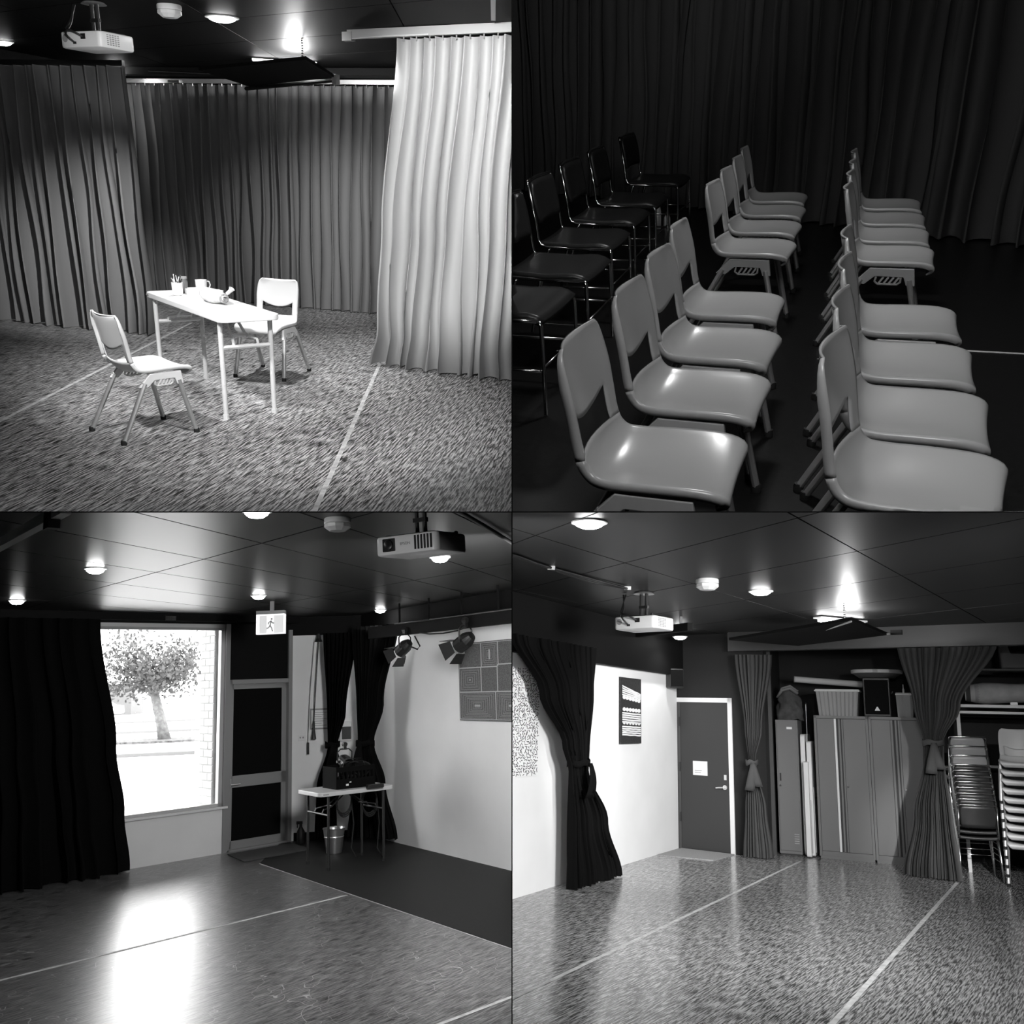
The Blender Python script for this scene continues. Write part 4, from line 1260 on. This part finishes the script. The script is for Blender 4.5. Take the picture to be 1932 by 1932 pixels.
for z, sl, r in ((1.935, .04, .024), (1.79, .015, .024), (1.628, .012, .018)):
    for k in range(6):
        f = (k + .5) / 6
        md.lathe([(r, 0), (r, .003)], 12, M=Matrix.Translation((lerp(AX0 + .06, AX1 - .03, f), -.025, z - sl * f)) @ Matrix.Scale(2.0, 4, (1, 0, 0)) @ Matrix.Rotation(PI / 2, 4, 'X'))
M_ARTW = mat('art_white', .85, .7)
part('stripes', mb, M_ARTW, t)
part('dots', md, M_ARTW, t)
t = thing('mosaic_artwork', 'white artwork covered in short black dashes at the left edge', 'artwork', (*LF[0], 0), LA)
part('panel', MB().box(-1.3, .42, -.022, -.002, 1.10, 2.14), M_PAPER, t)
mb = MB()
rnd = random.Random(77)
for i in range(50):
    for j in range(40):
        x, z = -1.28 + i * .034 + rnd.uniform(-.01, .01), 1.12 + j * .0258 + rnd.uniform(-.008, .008)
        if x > .40 or rnd.random() < .12: continue
        a = rnd.uniform(-.9, .9) + (PI / 2 if rnd.random() < .4 else 0)
        l = rnd.uniform(.010, .018)
        mb.bar((x - l * math.cos(a), -.0235, z - l * math.sin(a)), (x + l * math.cos(a), -.0235, z + l * math.sin(a)), .002, .007)
part('dashes', mb, mat('art_black', .025), t)
# curtains
curtain('tied_curtain', 'black curtain tied back in front of the white wall between two artworks', [(.012, .18, 9.52, .72, 10.50, 1.3), (.6, .18, 9.52, .55, 10.22, 1.1), (1.15, .165, 9.49, .34, 9.82, .6), (1.40, .10, 9.37, .35, 9.85, .7), (1.9, -.14, 8.92, .38, 9.92, .9), (2.42, -.42, 8.40, .40, 9.95, 1.0)], 14, .055, M_DRAPE_B, 51, rows=34, tie=(1.22, (.25, 9.65), .16, M_DRAPE_B))
part_c = curtain('tied_curtain', 'dark curtain tied back between the flush door and the locker', [(.012, 2.40, 12.2, 2.76, 12.15, 1.2), (.6, 2.44, 12.2, 2.70, 12.16, 1.0), (1.17, 2.505, 12.2, 2.585, 12.18, .5), (1.6, 2.46, 12.2, 2.68, 12.16, .8), (2.55, 2.36, 12.24, 2.82, 12.12, 1.0)], 9, .05, M_DRAPE_BR, 52, rows=34, tie=(1.17, (2.545, 12.19), .06, M_DRAPE_BR))
curtain('tied_curtain', 'dark grey curtain tied back in front of the wide cabinets', [(.012, 4.03, 11.24, 4.53, 10.88, 1.3), (.7, 4.16, 11.14, 4.49, 10.92, 1.1), (1.30, 4.28, 11.06, 4.46, 10.94, .6), (1.52, 4.29, 11.05, 4.47, 10.93, .45), (1.9, 4.22, 11.10, 4.63, 10.82, .8), (2.66, 4.10, 11.19, 4.99, 10.58, 1.0)], 15, .055, M_DRAPE_BR, 53, rows=36, tie=(1.50, (4.38, 10.99), .10, M_DRAPE_BR))
# ---- storage bay: lockers and cabinets (local x along the fronts, y into the bay)
def in_bay(s, dep, z):
    return frame_pt(KF, s, dep, z)
t = thing('locker', 'narrow grey steel locker with a white name card', 'locker', (*KF[0], 0), KA)
part('body', MB().box(.03, .315, .02, .45, .02, 1.72), M_LOCKER, t)
part('plinth', MB().box(.04, .305, .03, .44, 0, .02), M_LOCKER_D, t)
d = part('locker_door', MB().box(.045, .30, .004, .02, .06, 1.68), M_LOCKER, t, bevel=.002)
part('name_card', MB().box(.175, .245, -.001, .004, 1.60, 1.63), M_PAPER, d)
part('recessed_handle', MB().box(.065, .085, -.001, .004, .93, 1.03), M_BLACKPL, d)
part('lock', MB().lathe([(.012, 0), (.012, -.012)], 10, M=Matrix.Translation((.072, .004, .87)) @ Matrix.Rotation(PI / 2, 4, 'X') @ Matrix.Scale(-1, 4, (0, 0, 1))), M_CHROME, d)
for k in range(5):
    part('vent_slot', MB().box(.225, .285, -.0005, .004, .15 + k * .028, .158 + k * .028), mat('pale_slot_edge', .4, .5), d)
def tambour_cabinet(label, s0, s1, strip):
    t = thing('tambour_cabinet', label, 'cabinet', (*KF[0], 0), KA, 'wide grey cabinets')
    H = 1.79
    part('carcass', MB().box(s0, s0 + .03, .0, .46, .03, H).box(s1 - .03, s1, .0, .46, .03, H).box(s0, s1, .0, .46, H - .035, H).box(s0, s1, .02, .46, .03, .09).box(s0, s1, .44, .46, .03, H), M_LOCKER, t)
    part('plinth', MB().box(s0 + .01, s1 - .01, .012, .45, 0, .035), M_LOCKER, t)
    w = s1 - s0
    m0 = s0 + w * .44
    a = part('door', MB().box(s0 + .033, m0 - .05, .012, .03, .095, H - .04), M_LOCKER, t)
    b = part('door', MB().box(m0 + .07, s1 - .033, .012, .03, .095, H - .04), M_LOCKER, t)
    part('pull_edge', MB().box(m0 - .045, m0 - .018, .0, .03, .095, H - .04), strip, a, label='vertical pull edge with painted highlight' if strip is not M_LOCKER else None)  # a light strip colour paints the highlight on this edge
    part('channel', MB().box(m0 - .016, m0 + .004, .02, .03, .095, H - .04), M_LOCKER_D, a)
    part('channel_rib', MB().box(m0 + .006, m0 + .030, .008, .03, .095, H - .04), M_LOCKER, b)
    part('channel', MB().box(m0 + .032, m0 + .044, .02, .03, .095, H - .04), M_LOCKER_D, b)
    part('channel_rib', MB().box(m0 + .046, m0 + .066, .010, .03, .095, H - .04), M_LOCKER, b)
    part('lock', MB().lathe([(.013, 0), (.013, .016)], 12, M=Matrix.Translation((m0 + .092, .012, .90)) @ Matrix.Rotation(PI / 2, 4, 'X')), M_CHROME, b)
    return t
tambour_cabinet('wide grey cabinet with a highlight painted on its pull edge, right of the folded tables', .53, 1.20, mat('pull_edge_highlight', .8, .35))
tambour_cabinet('wide grey cabinet partly hidden by the right tied curtain', 1.205, 1.90, M_LOCKER)
# folded white tables between locker and cabinet
for lb, s, z1, r, dep in (('tallest folded white table standing between locker and cabinet', .365, 1.53, .06, .06), ('folded white table standing beside the cabinet side', .445, 1.44, .03, .02), ('short folded white table leaning in front of the taller ones', .41, 1.18, .02, -.08)):
    t = thing('folded_table', lb, 'table', in_bay(s, dep, 0), KA, 'folded white tables')
    part('tabletop', MB().prism([(p + .30, q + z1 / 2 + .01) for p, q in rounded_rect(.30, z1 / 2, r)], 'x', -.030, .030), M_WPLASTIC, t, bevel=.005)
    part('folded_leg', MB().tube([(.03, .08, .05), (.03, .08, z1 * .6)], .010, 8).tube([(.03, .45, .05), (.03, .45, z1 * .6)], .010, 8).tube([(.03, .08, z1 * .5), (.03, .45, z1 * .5)], .008, 8), M_STEEL, t)
# things on top of locker and cabinets
TOP = 1.79
t = thing('duffel_bag', 'dark cloth bag slumped on top of the narrow locker', 'bag', in_bay(.185, .22, 1.72), KA)
rows = []
for i in range(15):
    f = i / 14
    z = .42 * f
    rr = (.175 * (1 - f ** 3 * .55)) * (1.0 if f < .97 else .4)
    row = []
    for k in range(26):
        a = 2 * PI * k / 26
        q = 1 + .30 * noise.noise(Vector((math.cos(a) * 1.7, math.sin(a) * 1.7, z * 7 + 3))) + .08 * math.sin(a * 5 + z * 30)
        row.append((rr * q * math.cos(a), rr * q * math.sin(a) * .9, z + .03 * noise.noise(Vector((a, z * 9, 1)))))
    rows.append(row)
part('bag_body', MB().grid(rows, close=True), M_CLOTH, t, smooth=True)
for k, (a0, zz) in enumerate(((.0, .40), (.5, .37))):
    part('strap', MB().tube([(-.13, -.10, .30), (-.06, -.13 - .02 * k, zz + .02), (.04, -.12, zz + .05), (.13, -.06, zz - .02)], .013, 6, flat=2.0), mat('grey_webbing', .18, .8), t, smooth=True)
t = thing('tie_rod', 'thin rod standing behind the folded tables beside the cabinet', 'rod', in_bay(.40, .30, 0), KA)
part('rod', MB().tube([(0, 0, 0), (0, 0, 1.95)], .006, 6), M_STEEL, t)
part('knob', MB().lathe([(0, 1.93), (.014, 1.945), (0, 1.96)], 8), M_CHROME, t)
def tub(label, s0, s1, z0, h, dep, nrib, lidz=True, name='storage_tub'):
    t = thing(name, label, 'storage tub', in_bay((s0 + s1) / 2, dep, z0), KA)
    w, d_ = (s1 - s0) / 2, .15
    def ring_(k, e):
        P = []
        n = nrib * 6
        for i in range(n + 1):
            f = i / n
            P.append((lerp(-k * w, k * w, f), -d_ * k - e * (1 if (f * nrib) % 1 > .35 else 0)))
        P += [(k * w, d_ * k), (-k * w, d_ * k)]
        return P
    lo, hi = ring_(.86, .010), ring_(.97, .010)
    rows = [[(x, y, 0) for x, y in lo], [(x, y, h - .03) for x, y in hi]]
    part('tub_body', MB().grid(rows, close=True).add([(x, y, .002) for x, y in lo], [tuple(range(len(lo)))]), mat('grey_tub_plastic', .26, .45), t)
    part('rim', MB().box(-w * 1.04, w * 1.04, -d_ * 1.12, d_ * 1.12, h - .03, h - .012).box(-w, w, -d_, d_, h - .012, h), mat('pale_tub_rim', .7, .4), t, bevel=.006)
    return t
tub('ribbed grey storage tub with a pale rim on the first cabinet', .56, 1.11, TOP, .345, .17, 5)
tub('small grey tub on the second cabinet beside the tied curtain', 1.55, 1.76, TOP, .31, .17, 1)
t = thing('spray_can', 'small white pointed bottle standing on the little tub', 'bottle', in_bay(1.645, .12, TOP + .31))
part('can_body', MB().lathe([(.014, 0), (.014, .04), (.006, .06), (.004, .10), (0, .10)], 10), M_WPLASTIC, t, smooth='auto')
part('cap', MB().lathe([(.006, .09), (.004, .11)], 8), M_PAPER, t)
t = thing('cardboard_tube', 'long pale tube lying across the back of the ribbed tub', 'tube', in_bay(0, 0, 0), 0)
a, b = Vector(in_bay(.27, .24, 2.27)), Vector(in_bay(1.13, .42, 2.215))
off = Vector(in_bay(0, 0, 0))
part('tube_body', MB().tube([a - off, b - off], .042, 16), mat('pale_cardboard', .5, .7), t, smooth='auto')
part('end_cap', MB().tube([a - off - (b - a).normalized() * .004, a - off + (b - a).normalized() * .01], .044, 16), M_GREY, t)
t = thing('loudspeaker', 'black loudspeaker with a white triangle emblem on the cabinet', 'loudspeaker', in_bay(1.325, .16, TOP), KA)
part('cabinet_box', MB().prism([(-.165, -.16), (.165, -.16), (.13, .14), (-.13, .14)], 'z', 0, .50), M_BLACKPL, t, bevel=.012)
part('grille', MB().box(-.145, .145, -.168, -.158, .03, .47), mat('speaker_grille', .005, .9, spec=.1, noise_amt=.5, noise_scale=300), t, bevel=.004)
part('emblem', MB().prism([(-.033, .075), (.033, .075), (.028, .085), (.006, .125), (-.006, .125), (-.028, .085)], 'y', -.172, -.168), M_PAPER, t)
part('handle', MB().tube([(.17, -.05, .3), (.185, -.05, .32), (.185, .05, .32), (.17, .05, .3)], .008, 6), M_BLACKPL, t)
t = thing('round_tray', 'large shallow pale round tray resting on the loudspeaker', 'tray', in_bay(1.33, .20, TOP + .50), KA)
part('tray_side', MB().lathe([(.22, .0), (.30, .055), (.31, .06)], 36, cap=True), mat('dull_tray_side', .10, .6), t, smooth='auto')
part('tray_rim', MB().lathe([(.305, .055), (.32, .06), (.32, .10), (.30, .105)], 36), mat('pale_tray_rim', .5, .5), t, smooth='auto')
part('tape_patch', MB().box(-.03, .03, -.324, -.316, .062, .10), M_GREY, t)
# corner loudspeaker above the door
t = thing('wall_speaker', 'black wall speaker in the corner above the flush door', 'loudspeaker', (1.62, 12.55, 2.10), .1)
part('speaker_box', MB().prism([(-.10, -.11), (.10, -.11), (.14, .10), (-.14, .10)], 'z', 0, .26), M_BLACKPL, t, bevel=.02)
part('grille', MB().box(-.085, .085, -.118, -.108, .02, .24), mat('speaker_grille', .02), t)
part('bracket', MB().tube([(0, .1, .13), (.02, .24, .18)], .015, 8), M_BLACKPL, t)
# shelving at the right
SF = ((4.99, 11.70), math.atan2(-.45, 1.1))
SA = SF[1]
t = thing('shelf_unit', 'pale metal shelf unit behind the stacked chairs', 'shelf', (*SF[0], 0), SA)
for x in (0.0, 1.3):
    for y in (.0, .42):
        part('post', MB().box(x - .018, x + .018, y - .018, y + .018, 0, 2.42), mat('pale_shelf_metal', .6, .4), t)
part('shelf_board', MB().box(.0, 1.3, -.01, .43, 1.93, 1.965), mat('pale_shelf_metal', .6), t)
part('shelf_board', MB().box(.0, 1.3, -.01, .43, 1.855, 1.885), mat('pale_shelf_metal', .6), t)
part('shelf_board', MB().box(.2, 1.3, -.01, .43, 2.38, 2.40), mat('dark_shelf_board', .09, .6), t)
part('cross_brace', MB().box(.0, 1.3, .42, .43, 1.2, 1.23), mat('pale_shelf_metal', .6), t)
for k, (x, h) in enumerate(((.62, .035), (.80, .05))):
    solo('small_box', MB().box(-.04, .04, -.03, .03, 0, h), M_WPLASTIC, ('low' if k == 0 else 'taller') + ' white box on the shelf in front of the rolled mat', 'box', frame_pt(SF, x, .0, 1.965), SA, group='boxes on the shelf', bevel=.004)
t = thing('rolled_mat', 'thick pale rolled mat with a dark band lying on the shelf', 'rolled mat', frame_pt(SF, 0, .23, 1.965), SA)
M_MATT = mat('pale_mat_fabric', .42, .8, noise_amt=.15, noise_scale=9)
rows = []
for i in range(17):
    f = i / 16
    x = .10 + 1.15 * f
    rr = .125 * min(1.0, .72 + 1.6 * f) + .008 * math.sin(f * 9)
    rows.append([(x, rr * math.cos(a), .14 + .02 * f + rr * math.sin(a) * (1 + .04 * noise.noise(Vector((f * 5, a, 0))))) for a in [2 * PI * k / 22 for k in range(22)]])
mb = MB().grid(rows, close=True)
mb.add(rows[0], [tuple(range(22))])
part('roll', mb, M_MATT, t, smooth=True)
part('band', MB().lathe([(.122, -.025), (.124, .025)], 22, M=Matrix.Translation((.235, 0, .143)) @ Matrix.Rotation(PI / 2, 4, 'Y'), cap=False), M_GREY, t, smooth=True)
part('end_wrap', MB().lathe([(.10, -.02), (.108, .03)], 22, M=Matrix.Translation((.13, 0, .14)) @ Matrix.Rotation(PI / 2, 4, 'Y')), mat('dark_mat_end', .05, .8), t, smooth='auto')
t = thing('open_box', 'grey open box with a cut out front on the top shelf', 'box', frame_pt(SF, .52, .16, 2.40), SA)
part('box_shell', MB().prism([(0, 0), (.75, 0), (.75, .33), (.68, .36), (.68, .19), (.12, .17), (.08, .33), (0, .34)], 'y', -.15, -.13).box(0, .75, -.15, .2, 0, .02).box(0, .02, -.15, .2, 0, .33).box(.73, .75, -.15, .2, 0, .33).box(0, .75, .18, .2, 0, .33), mat('dull_grey_plastic', .11, .6), t, bevel=.004)
part('rim', MB().box(.10, .70, -.155, -.125, .165, .185), mat('dull_grey_plastic', .11), t)
# ---- stacked chairs
CC = padded_chair('pale_backed_chair', 'x', (0, -50, 0), 0, mat('pale_seat_plastic', .32, .4), mat('pale_seat_plastic', .32), 'left stack of chairs')
ordn = ['lowest', 'second lowest', 'third lowest', 'fourth lowest', 'fifth lowest', 'sixth lowest', 'seventh lowest', 'eighth lowest', 'third from the top', 'second from the top', 'topmost']
SX, SY, SR = 4.87, 11.22, -.24
for k in range(11):
    src = BLACK_CHAIR if k < 8 else CC
    lb = ('black padded chair, %s in the left stack by the curtain' if k < 8 else 'pale backed chair, %s of the left stack by the curtain') % ordn[k]
    dz = .062 * k if k < 8 else .062 * 7 + .105 * (k - 7)
    clone(src, (SX + .004 * k, SY + .022 * k, dz), SR, lb, 'left stack of chairs')
for c in list(CC.children):
    BR.objs.remove(c)
    bpy.data.objects.remove(c)
BR.objs.remove(CC)
bpy.data.objects.remove(CC)
PC = shell_chair('stack_chair', 'pale plastic chair, lowest in the right stack', (5.28, 10.86, 0), PI - .42, mat('stack_chair_plastic', .55, .35), M_STEEL, 'right stack of chairs')
ordn = ['second lowest', 'third lowest', 'fourth lowest', 'fifth lowest', 'sixth lowest', 'seventh lowest', 'eighth lowest', 'second from the top', 'topmost']
for k in range(9):
    clone(PC, (5.28 - .004 * k, 10.86 - .008 * k, .097 * (k + 1)), PI - .42, 'pale plastic chair, %s in the right stack' % ordn[k], 'right stack of chairs')
# ---- ceiling fittings
q = 1.2416
downlight('downlight at the top left of the locker room ceiling', (.154 * q, 4.393 * q, H4), 40, .09, 150)
downlight('downlight above the striped wall hanging', (.118 * q, 9.294 * q, H4), 40, .085, 150)
downlight('downlight between the smoke detector and the hanging panel', (1.5 * q, 6.697 * q, H4), 30, .09, 150)
downlight('downlight in front of the flush door', (1.62, 12.0, H4 - .10), 20, .08, 150)
smoke_detector('white smoke detector right of the projector cables', (1.025 * q, 6.18 * q, H4), 1.3)
projector('white projector seen from behind, hung near the white wall and wall art', (.824, 8.58, 2.55), -.66, 1.33, .30)
t = thing('ceiling_cables', 'bundle of cables clipped to the ceiling leading to the projector', 'cable', (0, 0, 0))
for k in range(3):
    part('cable', MB().tube([(-.6 - .03 * k, 6.1, 2.84 - .006 * k), (-.34 + .02 * k, 6.62, 2.835), (-.05, 7.14 + .03 * k, 2.835), (.3, 7.7 + .03 * k, 2.835 - .01 * k), (.645, 8.21, 2.83)], .011, 6), M_BLACKPL, t, smooth=True)
for p in ((-.05, 7.14), (.64, 8.2)):
    part('clip', MB().box(-.03, .03, -.012, .012, -.03, .0, Matrix.Translation((p[0], p[1], 2.85))), M_WPLASTIC, t)
t = thing('ceiling_pipe', 'straight black pipe under the ceiling behind the projector', 'pipe', (0, 0, 0))
part('pipe', MB().bar((.38, 12.6, 2.72), (1.52, 10.4, 2.72), .07, .09), M_BLACK, t)
part('hanger', MB().bar((1.44, 10.55, 2.72), (1.44, 10.55, 2.85), .03, .03), M_BLACKPL, t)
t = thing('hanging_panel', 'dark panel hung below the ceiling in front of the storage bay', 'panel', (0, 0, 0))
part('board', MB().add([(2.84, 8.84, 2.66), (3.60, 10.05, 2.64), (2.95, 11.25, 2.60), (2.05, 10.9, 2.62), (2.84, 8.84, 2.69), (3.60, 10.05, 2.67), (2.95, 11.25, 2.63), (2.05, 10.9, 2.65)],
     [(0, 1, 2, 3), (7, 6, 5, 4), (0, 4, 5, 1), (1, 5, 6, 2), (2, 6, 7, 3), (3, 7, 4, 0)]), M_BLACK, t)
part('edge_rod', MB().tube([(2.84, 8.86, 2.65), (2.83, 11.17, 2.645)], .010, 6), M_STEEL, t, smooth=True)
part('edge_rod', MB().tube([(2.83, 11.17, 2.645), (3.62, 9.98, 2.65)], .012, 6), M_STEEL, t, smooth=True)
part('bracket', MB().bar((3.60, 9.95, 2.66), (3.70, 9.89, 2.66), .03, .05), M_BLACK, t)
mb = MB()
for k in range(7):
    mb.lathe([(.008, 0), (.011, .008), (.008, .016)], 6, (2.80, 8.93, 2.69 + k * .022))
part('chain', mb, M_STEEL, t)
t = thing('ceiling_light', 'bright ceiling light above the hanging panel near the lockers', 'ceiling light', (3.2, 10.35, H4 - .01), .5)
part('tray', MB().box(-.35, .35, -.06, .06, -.02, .0), M_WPLASTIC, t)
part('tube', MB().tube([(-.33, 0, -.04), (.33, 0, -.04)], .016, 8), M_LAMP, t, smooth=True)
lamp('POINT', (-.52, -.62, -.13), 45, None, .05, parent=t, name='ceiling_light_lamp')

# ================================================================== partitions between the rooms
ROOM = TL
def world_struct(name, mb, m):
    ob = bpy.data.objects.new(name, mb.mesh(name))
    ob.data.materials.append(m)
    col.objects.link(ob)
    ob['kind'] = 'structure'
    return ob
world_struct('wall_partition', MB().box(-.0012, .0012, 2.0, 19, CAM_Z - 6, CAM_Z + 7), M_VOID)
world_struct('floor_partition', MB().box(-8, 8, 2.0, 19, CAM_Z - .0012, CAM_Z + .0012), M_VOID)
clip_rooms()
